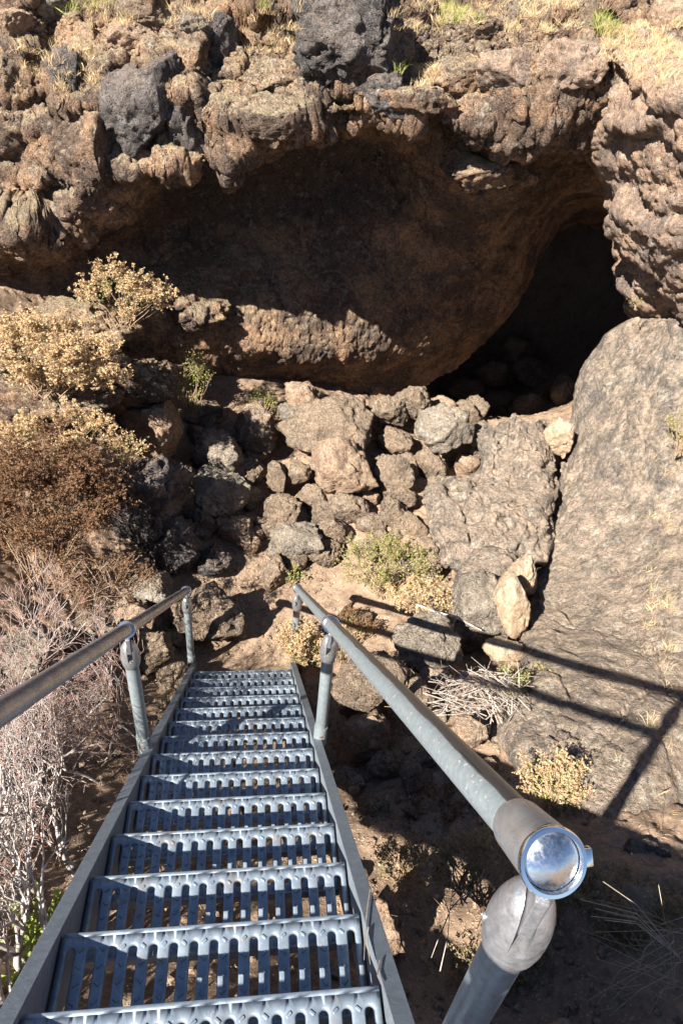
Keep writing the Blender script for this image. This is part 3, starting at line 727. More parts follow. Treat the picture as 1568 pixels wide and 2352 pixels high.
# ------------------------------------------------------------------ boulders
_ico = {}
def ico(sub):
    if sub not in _ico:
        bm = bmesh.new(); bmesh.ops.create_icosphere(bm, subdivisions=sub, radius=1.)
        _ico[sub] = (np.array([v.co[:] for v in bm.verts]), np.array([[v.index for v in f.verts] for f in bm.faces])); bm.free()
    return _ico[sub]
FH = np.array([FW[0], FW[1], 0.]); FH /= np.linalg.norm(FH); RH = np.array([FH[1], -FH[0], 0.])
def rock_at(c, rx, ry, rz, mat, seed, roll=0., planes=11, sub=5, rough=1., name='boulder', cut=.62, yaw=0.):
    rs = np.random.RandomState(seed); V0, Fc = ico(sub); p = V0.copy()
    p *= (1+.22*fbm(p, .8, 2, off=seed*1.7))[:, None]
    planes = int(planes*1.5); cut = cut-.12
    for k in range(planes):
        n = rs.normal(size=3); n /= np.linalg.norm(n); o = rs.uniform(cut, cut+.30)
        e = np.maximum(0, p@n-o); p = p-np.outer(e*.98, n)
    p /= (np.abs(p).max(0)[None]*.97)
    sz = (rx*ry*rz)**(1/3)
    p = p*np.array([rx, ry, rz])
    a = R(yaw); p = p@np.array([[math.cos(a), math.sin(a), 0], [-math.sin(a), math.cos(a), 0], [0, 0, 1]])
    a = R(roll); x = p[:, 0]*math.cos(a)-p[:, 2]*math.sin(a); z = p[:, 0]*math.sin(a)+p[:, 2]*math.cos(a)
    w = RH*x[:, None]+FH*p[:, 1:2]+np.array([0, 0, 1.])*z[:, None]
    n = w/(np.linalg.norm(w, axis=1, keepdims=True)+1e-9)
    q = w+seed*3.1
    s = min(sz, .45)
    d = fbm(q, 1.3/sz, 6, .62, True)*.12*s+fbm(q, 4/sz, 6, .74)*.11*s
    d1, d2, k = worley(q, 3.0/sz, 0.); d += facets_small(d1, d2, k)*.085*s
    d1, d2, k = worley(q, max(16, 4/sz), 0.); d -= np.clip(.36-d1, 0, 1)*.10*min(1, s*4)*np.clip(fbm(q, 1.5/sz, 2)*3+.5, 0, 1)
    w = w+n*(d*rough)[:, None]
    zmin = w[:, 2].min()
    o = mesh_np(name, w-np.array([0, 0, zmin]), Fc, M[mat]); o.location = V(np.asarray(c)+np.array([0, 0, zmin]))
    return o
def facets_small(d1, d2, k): return (_g[k, 0]*.6+(_g[(k+91) % 512]*worley.off).sum(1)*1.2)*np.clip((d2-d1)/.05, 0, 1)-.25*(1-np.clip((d2-d1)/.06, 0, 1))
_seed = [100]
def rock(u, v, w, h, mat, label, cat='boulder', dz=.04, t=None, roll=0., planes=11, sub=5, name='boulder', depth=1., group=None, cut=.62, rough=1., yaw=0., seed=None):
    """a boulder that covers w x h pixels round (u,v), resting on the ground there (plus dz when stacked)"""
    _seed[0] += 1
    if t is None: _, t = on_ground(u, v+h*.30, dz)
    c = P(u, v, t); rx = w/2*t/F; rz = h/2*t/F
    o = rock_at(c, rx, (rx*.45+rz*.55)*depth, rz, mat, seed or _seed[0], roll, planes, sub, rough, name, cut, yaw)
    return tag(o, label, cat, group)
G1 = 'boulders heaped in front of the cave'
rock(700,915,84,84,'boulder_red','small tan angular rock at the top of the heap against the smooth wall','rock',dz=0.39,group=G1)
rock(585,985,95,120,'boulder','brown pitted boulder under the small green shrub beside the wall foot',dz=0.21,group=G1)
rock(676,955,62,85,'boulder_grey','narrow grey rock leaning under the small tan rock at the heap top','rock',dz=0.29,group=G1,roll=60)
rock(750,990,205,125,'boulder','largest long tan boulder lying across the middle of the heap',dz=0.35,group=G1,roll=12)
rock(497,1035,118,125,'boulder_grey','upright lumpy grey-brown boulder left of the heap centre',dz=0.18,group=G1)
rock(495,1130,142,78,'boulder_grey','flat-topped pale grey slab-like boulder on the left of the heap',dz=0.27,group=G1,roll=-6)
rock(785,1085,152,150,'boulder_red','big orange-tan boulder with flaking layers in the heap centre',dz=0.25,group=G1)
rock(636,1090,46,88,'boulder','slim brown upright stone between the flat grey slab and the orange-tan boulder','rock',dz=0.18,group=G1,sub=4)
rock(687,1082,58,52,'boulder','small round brown stone left of the orange-tan boulder','rock',dz=0.27,group=G1,sub=4)
rock(882,945,105,78,'boulder','jagged brown boulder touching the wall foot right of the long tan boulder',dz=0.32,group=G1)
rock(947,925,84,84,'boulder','smooth-faced tan boulder at the back edge of the cave shadow',dz=0.35,group=G1,cut=.7)
rock(1018,987,136,104,'boulder_grey','rounded pale lichen-covered boulder, brightest of the heap, at the cave shadow edge',dz=0.46,group=G1,cut=.72)
rock(902,1090,96,100,'boulder','dark shaded boulder in the hollow right of the orange-tan boulder',dz=0.12,group=G1)
rock(988,1068,78,70,'boulder','shaded boulder in the hollow below the pale lichen-covered boulder',dz=0.12,group=G1)
rock(905,1015,80,60,'boulder','shaded stone between the jagged boulder and the hollow','rock',dz=0.12,group=G1)
rock(1010,935,70,50,'boulder_red','small tan stone half lit behind the pale lichen-covered boulder','rock',dz=0.18,group=G1,sub=4)
rock(648,1172,88,92,'boulder','knobbly brown boulder below the slim upright stone',dz=0.12,group=G1)
rock(800,1168,104,78,'boulder','broad tan rock under the orange-tan boulder','rock',dz=0.05,group=G1)
rock(682,1240,122,92,'boulder_grey','heavily pitted grey-brown boulder just above the sandy path end',dz=0.12,group=G1)
rock(545,1215,98,80,'boulder','low wedge-shaped brown boulder left of the pitted boulder',group=G1,roll=-15)
rock(767,1222,82,70,'boulder','brown rock right of the heavily pitted boulder','rock',group=G1,roll=-30)
rock(846,1205,80,46,'boulder','low smooth brown stone at the foot of the heap','rock',group=G1,sub=4,cut=.7)
rock(718,1140,70,56,'boulder','shaded brown stone tucked under the orange-tan boulder on its left','rock',dz=0.12,group=G1,sub=4)
rock(908,1172,64,58,'boulder','small lit stone at the lower edge of the shaded hollow','rock',group=G1,sub=4)
rock(628,1312,66,90,'boulder','dark wedge of rock standing at the right edge of the sandy path','rock',group=G1,roll=-20)
rock(570,1090,76,66,'boulder','shaded boulder behind the flat grey slab-like boulder',dz=0.08,group=G1)
rock(745,1275,80,60,'boulder','shaded rock below the heavily pitted boulder by the green sprig','rock',group=G1)
rock(455,1200,80,90,'darkrock','dark shaded rock between the tall dark column and the heap','rock',group=G1)
rock(485,1290,85,80,'darkrock','dark rock in the shade at the left edge of the sandy path','rock',group=G1)
# in the mouth of the cave
G2 = 'dark boulders in the cave mouth'
for (u, v, w, h, lab) in [(1090,945,70,60,'half lit stone at the very edge of the cave shadow'),(1150,925,80,70,'shaded boulder just inside the cave behind the mid slab'),(1060,900,90,60,'rounded boulder inside the cave nearest the wall foot'),
    (1215,930,80,70,'shaded boulder between the mid slab top and the great slab'),(1130,860,90,60,'dark boulder in the cave mouth centre'),(1220,860,90,70,'dark boulder deep on the right of the cave mouth'),(1290,900,70,80,'dark boulder against the great slab inside the cave'),(1180,800,80,50,'farthest faint boulder in the dark of the cave')]:
    rock(u, v, w, h, 'boulder', lab, dz=.05, group=G2, sub=4)
rock(1088,1040,44,50,'boulder','small pale stone perched at the left rim of the mid slab','rock',dz=.15,group=G1,sub=4)
rock(1072,1072,60,58,'boulder_red','small reddish stone under the perched pale stone','rock',dz=.05,group=G1,sub=4)
# left of the heap
rock(360,985,150,150,'boulder_red','big blocky tan boulder with a reddish lower face left of the small shrub',dz=.25,planes=9)
rock(238,985,60,62,'boulder_grey','thin pale shard of rock sticking up left of the blocky tan boulder','rock',dz=.35,roll=-50,sub=4)
rock(338,1150,170,240,'darkrock','tall jagged charcoal rock column between the brown bush and the heap',dz=.25,planes=14,depth=.7,rough=1.7)
rock(392,1260,120,150,'darkrock','pale-streaked foot block of the charcoal column above the left handrail','rock',dz=.05,planes=12,depth=.8,rough=1.4)
rock(345,1350,110,90,'boulder_grey','grey-brown rock behind the end of the left handrail','rock',dz=.05)
rock(478,1418,165,150,'boulder','large pitted brown boulder beside the bottom left post at the path',planes=9,dz=.1)
rock(300,1420,120,105,'boulder_red','brown rock seen just above the left handrail','rock',dz=.05)
rock(340,1500,110,90,'boulder','shaded rock behind the left handrail near its middle post','rock')
rock(68,1505,160,125,'boulder_grey','grey blocky boulder at the left edge behind the bare branches',dz=.1)
rock(205,1490,130,110,'boulder','shaded brown boulder right of the grey blocky one behind the left handrail',dz=.05)
rock(400,1560,90,70,'boulder','shaded rock at the foot of the left stringer','rock')
# right of the stairs
rock(1280,1005,62,95,'tanrock','pale tan stone wedged between the leaning slab and the great slab','rock',t=7.6)
rock(1125,1330,190,110,'slab','brown rock with a dark hollow under the leaning slab','rock',t=6.1,planes=9,cut=.66)
rock(965,1290,120,100,'boulder','greyish rock showing behind the pale flowering shrub','rock',dz=.05)
rock(1092,1400,125,180,'boulder_grey','grey slab-sided rock crossed by the upper rail shadow left of the pale orange rock',t=5.7,planes=7,cut=.68)
rock(1175,1395,88,170,'tanrock','pale orange bean-shaped rock against the great slab','rock',t=5.55,planes=5,cut=.78,roll=8,rough=.6)
rock(1205,1320,60,100,'tanrock','narrow tan rock above the pale orange bean-shaped rock','rock',t=5.9,cut=.7)
rock(980,1480,145,125,'boulder_grey','squarish grey block with two rail shadows across it','rock',t=5.1,planes=7,cut=.64)
rock(820,1420,66,52,'boulder_red','small reddish stone under the right handrail near the shrubs','rock',dz=.05,sub=4)
rock(1150,1490,95,70,'tanrock','tan rubble at the foot of the pale orange rock','rock',t=5.2,sub=4)
rock(860,1560,175,140,'boulder','brown rock with a post shadow beside the middle right post','rock',t=4.6,planes=9,cut=.66)
rock(1000,1560,70,60,'boulder_red','small stone under the squarish grey block','rock',t=4.9,sub=4)
rock(950,1600,110,90,'boulder','half lit brown stone just outside the stair shadow','rock',t=4.5)
rock(832,1695,115,140,'boulder_red','reddish boulder in the stair shadow beside the right stringer',dz=.06,planes=9)
rock(1072,1680,85,78,'boulder_red','reddish pitted stone just right of the handrail beside the twig heap','rock',t=4.2)
for (u, v, w, h, lab) in [(945,1790,70,80,'dark stone seen against the right handrail underside in the stair shadow'),(890,1760,90,60,'low dark stone right of the reddish boulder in the stair shadow'),(800,1790,70,60,'dark stone touching the right stringer in the stair shadow'),(985,1740,80,60,'dark stone behind the handrail in the stair shadow'),(850,1850,80,50,'lowest dark stone of the stair shadow beside the stringer'),(820,1620,80,50,'dark stone behind the middle right post sleeve')]:
    rock(u, v, w, h, 'boulder', lab, 'rock', dz=.02, group='stones in the shadow of the stairs', sub=4)
rock(880,2130,110,230,'boulder_red','rough tan rock face in the dirt right of the nearest treads','rock',dz=-.02,planes=8,cut=.6)
rock(1480,1990,200,110,'darkrock','dark shaded rock at the right edge behind the handrail end','rock',t=3.25)
# loose rubble between the named boulders
rs = np.random.RandomState(5)
for k in range(85):
    u = rs.uniform(420, 1110); v = rs.uniform(930, 1300)
    if v > 1250 and 480 < u < 640: continue
    if u > 1010 and v > 1080: continue
    if v < 900+abs(u-760)*.15 or v > 1330-abs(u-620)*.25: continue
    w = rs.uniform(26, 84)
    rock(u, v, w, w*rs.uniform(.6, 1), ['boulder', 'boulder', 'boulder', 'boulder_red'][rs.randint(4)], 'small loose stone filling a gap of the boulder heap', 'stone', dz=.02, group='loose stones of the boulder heap', sub=3 if w < 40 else 4, name='stone')
for k in range(26):
    u = rs.uniform(770, 1130); v = rs.uniform(1560, 1900)
    p_, t_ = on_ground(u, v)
    w = rs.uniform(12, 44); rock(u, v, w, w*rs.uniform(.6, 1), ['boulder', 'boulder_red'][rs.randint(2)], 'small loose stone on the ground right of the stairs', 'stone', group='loose stones right of the stairs', planes=7, cut=.56, sub=4, name='stone')
for k in range(26):
    u = rs.uniform(180, 430); v = rs.uniform(1300, 1640); w = rs.uniform(20, 60)
    rock(u, v, w, w*rs.uniform(.6, 1), 'boulder', 'small loose stone in the shade left of the stairs', 'stone', group='loose stones left of the stairs', sub=3, name='stone')
for k in range(60):
    x = rs.uniform(-1.2, 1.4); y = rs.uniform(-3.9, -.2); s = rs.uniform(.02, .06); z = gz(x, y)[0]
    o = rock_at((x, y, z+s*.3), s, s*.8, s*.6, ['boulder', 'boulder_red', 'tanrock'][k % 3], 700+k, sub=3, name='stone')
    tag(o, 'small stone on the dirt under and beside the stairs', 'stone', 'stones under the stairs')
# -- rocks standing proud of the cliff top
G3 = 'rocks along the cliff top'
bpy.context.view_layer.update(); _dg0 = bpy.context.evaluated_depsgraph_get()
def top(u, v, w, h, y, mat, label, sink=.15, **kw):
    """a rock set into the face of the cliff or the outcrop where the view ray meets it"""
    d = ray(u, v+h*.15); dn = d/np.linalg.norm(d)
    ok, loc, nr, i, ob, mt = scene.ray_cast(_dg0, V(CAM+dn*2.5), V(dn))
    t = float((np.array(loc)-CAM)@FW) if ok else (y-CAM[1])/d[1]
    return rock(u, v, w, h, mat, label, 'rock', t=t+sink*w*t/F, group=G3, **kw)
top(795,95,230,230,4.15,'darkrock','largest dark knobbly rock standing on the cliff top at the centre',planes=13,rough=1.5,sub=6)
top(880,215,130,110,3.75,'darkrock','dark rough rock leaning below the large knobbly rock at the centre',rough=1.4)
top(325,235,200,270,3.75,'darkrock','big charcoal block with a sharp shaded face on the left of the cliff',planes=6,sub=6,cut=.52,depth=.9,rough=.7,seed=151,roll=-12)
top(430,280,130,220,3.6,'darkrock','dark shaded flank beside the big charcoal block',planes=9,rough=1.2)
top(290,92,150,80,4.3,'boulder_red','flat reddish rock behind the big charcoal block',cut=.6,roll=8)
top(485,100,120,110,4.3,'darkrock','dark angular pair of stones left of the central dry grass')
top(440,62,70,60,4.5,'boulder_grey','small grey stone behind the dark angular pair')
top(318,20,170,75,5.0,'boulder','brown lumpy rock at the top edge left of centre')
top(100,18,120,80,5.0,'boulder_grey','grey-green rock cut by the top edge on the left')
top(35,60,120,100,4.8,'boulder_red','wide tan rock in the top left corner')
top(20,170,90,110,4.3,'boulder','shaded brown rock at the left edge of the cliff top')
top(160,170,90,110,4.0,'darkrock','dark lumpy rock at the left between dry grass patches')
top(40,330,170,150,3.45,'cliff','blocky lichen-crusted ledge at the left edge split by a dark crack',planes=8,cut=.6)
top(215,350,150,160,3.4,'cliff','square tan block right of the dark crack on the left ledge',planes=8,cut=.6)
top(925,95,70,80,4.5,'boulder','brown stone in the grass right of the large knobbly rock')
top(1090,70,130,70,4.9,'boulder','tan rock in the dry grass right of centre')
top(1175,30,90,80,5.2,'boulder','tall brown rock among green grass at the top')
top(1290,150,190,110,3.9,'outcrop','rounded dark-speckled rock where the cliff meets the right outcrop',rough=1.2)
top(1180,170,170,90,3.95,'outcrop','long low rock along the rim left of the right outcrop')
top(1040,180,150,90,3.95,'cliff','brown low rock along the rim right of centre')
top(1345,40,80,70,5.4,'boulder','brown rock at the top edge near the bright green tuft')
top(1540,45,90,110,5.4,'boulder_red','reddish rock in the top right corner beside bright dry grass')
top(620,190,160,90,3.85,'cliff','tan fractured rock on the rim left of the large knobbly rock',cut=.6)
top(660,60,70,50,4.8,'boulder','small brown stone in the dry grass left of the large knobbly rock')
top(960,235,200,60,3.45,'cliff','thin layered ledge above the arch right of centre',cut=.6,planes=8)
top(620,265,170,90,3.3,'cliff','pale rough ledge over the top of the arch left of centre',cut=.6,planes=8)

top(1110,385,210,85,3.25,'cliff','sunlit tan ledge jutting from the shaded arch on the right',sink=-.12,cut=.5,planes=12,depth=1.6,roll=-6,rough=1.6)
top(1180,400,110,55,3.3,'cliff','smaller broken ledge right of the sunlit tan ledge inside the arch',cut=.5,planes=12,depth=1.4,rough=1.6)

rock(90,925,330,150,'cliff','long brown ledge face in shade under the mat of dried flowers at the left','rock ledge',t=6.45,planes=9,cut=.6,rough=1.5,sub=6,name='rock_ledge',depth=.8)
rock(300,880,230,130,'cliff','shaded brown ledge rock between the dried shrub and the blocky tan boulder','rock ledge',t=6.9,planes=9,cut=.6,rough=1.4,sub=6,name='rock_ledge',depth=.8)
rock(170,760,260,110,'cliff','pitted brown rock behind the dried flowers below the dark arch at the left','rock ledge',t=7.2,planes=9,cut=.6,rough=1.4,name='rock_ledge')
rock(430,700,170,90,'cliff','sunlit pitted ledge right of the tan dried flowering shrub','rock ledge',t=7.95,planes=9,cut=.55,rough=1.5,name='rock_ledge',dz=0)
# ------------------------------------------------------------------ plants
def rnd_dir(rs):
    v = rs.normal(size=3); return v/np.linalg.norm(v)
UPZ = np.array([0, 0, 1.])
def shrub(name, u, v, w, h, label, leafm, rs, stems=26, heads=700, hs=.014, dz=0., t=None, leafy=None, lean=(0, 0, 0), group=None, cat='shrub', k=5, fill=1.0, kn='flower_heads', stemmat='stem'):
    """many-stemmed shrub filling an ellipse of w x h pixels round (u,v); k small faces make one flower head"""
    base, tb = on_ground(u, v+h*.42, dz)
    if t is not None: base = P(u, v+h*.42, t); tb = t
    tc = tb-.0; top = P(u, v-h*.1, tc)
    rx = w/2*tc/F; rz = h/2*tc/F
    e = empty(name, V(base)); tag(e, label, cat, group)
    S = TB(); H = TB(); tips = []
    c = P(u, v, tc)
    for s in range(stems):
        q = rnd_dir(rs)*rs.uniform(.55, 1)**.5; q = np.array([q[0], q[1], abs(q[2])*.9-.25*rs.rand()])
        tip = c+RH*q[0]*rx+FH*q[1]*rx*.7+UPZ*q[2]*rz+np.array(lean)*rz
        st = base+RH*rs.uniform(-.25, .25)*rx+FH*rs.uniform(-.2, .2)*rx
        mid = (st*.5+tip*.5)+rnd_dir(rs)*rx*.10+UPZ*.05*rz
        pts = [st, mid, tip]; S.tube([p-base for p in (st, (st+mid)/2+rnd_dir(rs)*.01, mid, (mid+tip)/2+rnd_dir(rs)*.015, tip)], .0045, .0014, 4)
        for j in range(7):
            f = rs.uniform(.45, 1); p = mid*(1-f)+tip*f if f > .5 else st*(1-f)+mid*f
            d = (tip-st)/np.linalg.norm(tip-st)+rnd_dir(rs)*.8; d /= np.linalg.norm(d); L = rs.uniform(.25, .6)*max(rx, rz)*.55
            q2 = p+d*L; S.tube([p-base, (p+q2)/2-base+rnd_dir(rs)*.008, q2-base], .002, .0009, 3); tips.append((q2, d)); tips.append(((p+q2)/2, d))
        tips.append((tip, tip-mid))
    for i in range(heads):
        p, d = tips[rs.randint(len(tips))]; p = p+rnd_dir(rs)*rs.uniform(0, .035)*fill
        for j in range(k):
            a = rnd_dir(rs); a[2] = abs(a[2])*.8; L = hs*rs.uniform(.6, 1.3)
            H.leaf(p-base+rnd_dir(rs)*hs*.4, a, rnd_dir(rs), L, L*rs.uniform(.5, .8))
    S.build('stems', M[stemmat], e); H.build(kn, M[leafm], e)
    if leafy:
        Lf = TB()
        for i in range(leafy[1]):
            p, d = tips[rs.randint(len(tips))]; p = p*.75+(c if rs.rand() < .5 else base)*.25+rnd_dir(rs)*.03
            Lf.leaf(p-base, rnd_dir(rs)+UPZ*.4, rnd_dir(rs), leafy[2]*rs.uniform(.6, 1.3), leafy[2]*.5)
        Lf.build('leaves', M[leafy[0]], e)
    return e
RS = np.random.RandomState
shrub('dried_shrub',285,680,220,175,'tan dried flowering shrub growing up against the dark shaded arch on the left','flower',RS(1),30,2600,.018,dz=0,t=6.6,leafy=('flower_gr',500,.03))
shrub('dried_shrub',110,820,330,190,'wide low mat of tan dried flowers on the ledge at the left edge','flower',RS(2),60,9500,.019,t=6.0,fill=1.6,leafy=('flower_gr',300,.03))
shrub('dried_shrub',15,770,140,120,'small clump of dried flowers at the left edge of the ledge','flower',RS(12),20,2200,.018,t=6.1)
shrub('dried_shrub',150,1010,260,140,'upper pale crown of dried flowers above the big brown bush','flower',RS(3),30,2600,.017,t=5.9,leafy=('flower_gr',300,.028))
shrub('dried_shrub',105,1155,320,390,'large brown dried bush filling the left side above the handrail','flower_br',RS(4),60,8500,.019,t=5.5,fill=3.4)
shrub('dried_shrub',290,1030,110,90,'small tan flowering sprigs beside the blocky tan boulder','flower',RS(13),14,260,.015,t=6.0,leafy=('flower_gr',120,.03))
shrub('green_shrub',435,880,130,185,'small green and yellow shrub between the blocky boulder and the wall','flower_gr',RS(5),22,560,.016,dz=.1,leafy=('leaf_gr',420,.03),k=4)
shrub('green_shrub',605,925,100,90,'small low green shrub at the foot of the smooth wall','flower_gr',RS(6),14,280,.015,dz=.1,leafy=('leaf_gr',220,.028),k=4)
shrub('green_shrub',675,1320,54,64,'tiny green sprig beyond the end of the right handrail','flower_gr',RS(7),8,120,.014,leafy=('leaf_gr',90,.026),k=3,cat='plant')
shrub('flowering_shrub',885,1300,230,150,'pale green and cream flowering shrub right of the path behind the handrails','flower_gr',RS(8),44,2200,.015,dz=.05,leafy=('leaf_gr',420,.028),k=5)
shrub('flowering_shrub',960,1375,170,90,'cream dried flower heads in front of the grey rock crossed by the rail shadow','flower',RS(9),24,1000,.015,t=5.7,leafy=('flower_gr',250,.028))
shrub('flowering_shrub',690,1480,120,150,'golden and pale green shrub at the bottom right corner of the stairs','flower',RS(10),34,1500,.014,dz=.02,leafy=('flower_gr',620,.026))
shrub('flowering_shrub',810,1440,130,90,'rust tinted leafy clump under the right handrail','flower_br',RS(11),18,420,.015,dz=.05,leafy=('flower_gr',260,.026))
shrub('green_shrub',1255,1550,70,60,'little yellow-green plant rooted on the great slab between the two rail shadows','flower_gr',RS(14),8,130,.014,t=4.7,k=3)
shrub('green_shrub',1175,1560,80,110,'sparse green plant at the left foot of the great slab by the twig heap','flower_gr',RS(15),14,220,.014,t=4.5,leafy=('leaf_gr',160,.024),k=3)
shrub('flowering_shrub',1270,1790,170,180,'dry flowering shrub with pale leaves behind the end of the right handrail','flower',RS(16),26,900,.011,t=3.6,leafy=('flower_gr',700,.02))
shrub('green_shrub',1555,990,80,130,'grey-green tuft of leaves on the great slab at the right edge','flower_gr',RS(17),16,260,.015,t=6.0,k=4)
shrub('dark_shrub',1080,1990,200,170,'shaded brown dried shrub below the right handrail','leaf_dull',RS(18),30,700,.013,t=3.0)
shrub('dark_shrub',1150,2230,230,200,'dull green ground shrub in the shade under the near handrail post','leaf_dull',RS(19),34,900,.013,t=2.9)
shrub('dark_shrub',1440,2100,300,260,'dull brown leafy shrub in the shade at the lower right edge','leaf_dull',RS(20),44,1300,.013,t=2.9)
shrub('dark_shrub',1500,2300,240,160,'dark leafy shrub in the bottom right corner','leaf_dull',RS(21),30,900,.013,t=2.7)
shrub('green_shrub',1460,700,40,30,'tiny yellow-green lichen tuft where the outcrop meets the great slab','flower_gr',RS(22),5,60,.012,t=6.9,k=3,cat='plant')

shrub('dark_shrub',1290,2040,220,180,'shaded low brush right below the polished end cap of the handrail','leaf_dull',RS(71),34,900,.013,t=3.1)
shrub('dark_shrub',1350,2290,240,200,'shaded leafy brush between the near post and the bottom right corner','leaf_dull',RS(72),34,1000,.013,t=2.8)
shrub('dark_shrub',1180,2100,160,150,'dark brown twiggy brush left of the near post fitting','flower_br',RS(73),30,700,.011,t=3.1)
shrub('dark_shrub',250,1340,240,150,'dark shaded twiggy growth at the foot of the big brown bush','flower_br',RS(74),34,1200,.014,t=5.2)
# bare bushes on the left
def bare_bush(name, label, bases, rs, depth=5, spread=.6, L0=.26, r0=.008, toward=(0, 0, 1), lim=.03, red=.5):
    b0 = np.mean(bases, axis=0)-UPZ*.25; e = empty(name, V(b0)); tag(e, label, 'bush')
    S = TB(); T = TB()
    def grow(p, d, L, r, k):
        if p[0] > -.52-lim*k: return
        if d[0] > 0 and p[0] > -.95: d = d*np.array([-.3, 1, 1])
        n = 3; pts = [p]; dd = d.copy()
        for i in range(n):
            dd = dd+rnd_dir(rs)*.30; dd /= np.linalg.norm(dd); pts.append(pts[-1]+dd*L/n)
        r1 = max(r*.80, .0014)
        S.cur = 1 if (r < .0032 and rs.rand() < red) else 0; S.tube([q-b0 for q in pts], r, r1, 5 if r > .004 else 3)
        if k == 0: return
        for j in range(2 if rs.rand() < .5 else 3):
            nd = dd+rnd_dir(rs)*spread+np.array(toward)*.12; nd /= np.linalg.norm(nd)
            grow(pts[-1], nd, L*rs.uniform(.6, .9), r1*rs.uniform(.62, .88), k-1)
        if k >= 2 and rs.rand() < .8:
            nd = dd*.4+rnd_dir(rs)*.9; nd /= np.linalg.norm(nd)
            grow(pts[1+rs.randint(2)], nd, L*.55, r1*.55, k-2)
    for b in bases:
        S.cur = 0; S.tube([np.zeros(3), (np.asarray(b)-b0)*.5-UPZ*.05, np.asarray(b)-b0], .010, r0*.9, 5)
        d = np.array(toward)+rnd_dir(rs)*.8; d[2] = abs(d[2]); d /= np.linalg.norm(d)
        grow(np.asarray(b), d, L0*rs.uniform(.7, 1.25), r0*rs.uniform(.6, 1.2), depth)
    S.build('branches', M['bark'], e, True, M['redtwig'])
    return e
rs = RS(31)
def scat(n, u0, u1, v0, v1, dz=.0): return [on_ground(rs.uniform(u0, u1), rs.uniform(v0, v1), dz)[0] for _ in range(n)]
bare_bush('bare_bush','leafless bush with reddish twigs behind the left handrail and its middle post',scat(16,-60,310,1560,1800),RS(32),5,.6,.26,.009,(-.05,.1,.8),red=.6)
bare_bush('bare_bush','tangle of pale leafless branches filling the lower left beside the stairs',scat(24,-120,230,1780,2080),rs,5,.6,.27,.011,(-.05,.2,.75),red=.4)
bare_bush('bare_bush','thick grey-white bare branches nearest the viewer at the lower left edge',scat(16,-220,90,2050,2420),RS(33),5,.6,.32,.018,(-.05,.3,.6),red=.2)
bare_bush('bare_bush','thin red twigs just right of the middle left post',[P(u, v, 4.2) for u, v in ((325,1735),(338,1715),(345,1750))],RS(34),4,.4,.24,.005,(-.08,.1,1.0),-.02,red=.9)
# heap of dead grey twigs
e = empty('twig_heap', V(P(1110,1620,4.3))); tag(e, 'heap of dead grey twigs between the handrail and the great slab', 'twigs', kind=None)
T = TB(); rs = RS(40); b0 = P(1110,1620,4.3)
for i in range(170):
    p = P(rs.uniform(1010, 1190), rs.uniform(1545, 1640), rs.uniform(4.2, 4.45)); d = RH*rs.uniform(-1, 1)+FH*rs.uniform(-.8, .8)+UPZ*rs.uniform(-.1, .5); d /= np.linalg.norm(d)
    L = rs.uniform(.12, .34); T.tube([p-b0-d*L/2, p-b0+rnd_dir(rs)*.02, p-b0+d*L/2+rnd_dir(rs)*.04], rs.uniform(.002, .005), .001, 4)
T.build('twigs', M['greytwig'], e)
# driftwood-like dead branch
T = TB(); pts = [P(955,1388,5.55), P(1000,1405,5.5), P(1045,1418,5.45), P(1090,1440,5.4), P(1105,1448,5.4)]; b0 = pts[2]
T.tube([p-b0 for p in pts], .010, .006, 6); T.tube([pts[2]-b0, P(1040,1440,5.4)-b0, P(1050,1400,5.38)-b0], .008, .003, 5); T.tube([pts[1]-b0, P(985,1392,5.4)-b0], .006, .003, 5)
o = T.build('dead_branch', M['bark'], None, True); o.location = V(b0); tag(o, 'bleached dead branch lying across the upper rail shadow beside the grey block', 'branch')
# bare twig right of the near treads, and dry stalks in the bottom right
T = TB(); b0 = P(1030, 2080, 2.9); pt = lambda u, v, t=2.7: P(u, v, t)-b0
for pts in ([(1010,2230),(1028,2150),(1032,2090),(1038,2050),(1035,1990)], [(1032,2090),(1060,2060),(1095,2040),(1112,1995)], [(1034,2080),(1060,2075),(1075,2072)], [(1030,2095),(1018,2060),(1016,2025)], [(1038,2060),(1050,2045),(1068,2050)], [(1030,2100),(1005,2160),(990,2200)]):
    T.tube([pt(*p) for p in pts], .0028, .0012, 4)
o = T.build('bare_twig', M['greytwig'], None); o.location = V(b0); tag(o, 'forked pale bare twig over the lit dirt right of the nearest treads', 'twig')
T = TB(); b0 = P(1560, 2200, 2.6); rs = RS(44)
for k in range(46):
    a = (rs.uniform(1520, 1720), rs.uniform(2120, 2400)); b = (rs.uniform(1330, 1560), rs.uniform(2030, 2380)); m = ((a[0]+b[0])/2+rs.uniform(-20, 20), (a[1]+b[1])/2-rs.uniform(0, 40))
    ta = rs.uniform(2.5, 2.8); T.tube([P(*a, ta)-b0, P(*m, ta-.05)-b0, P(*b, ta-.1)-b0], .0018, .0008, 3)
for b in ((1332,2066),(1365,2087),(1355,2104),(1384,2025),(1387,2113)):
    T.tube([P(1560, 2200, 2.5)-b0, P(1460, (b[1]+2150)/2-10, 2.45)-b0, P(*b, 2.35)-b0], .0022, .0014, 4)
o = T.build('dry_stalks', M['paletwig'], None); o.location = V(b0); tag(o, 'fan of thin pale dry stalks reaching in from the lower right corner', 'stalks')
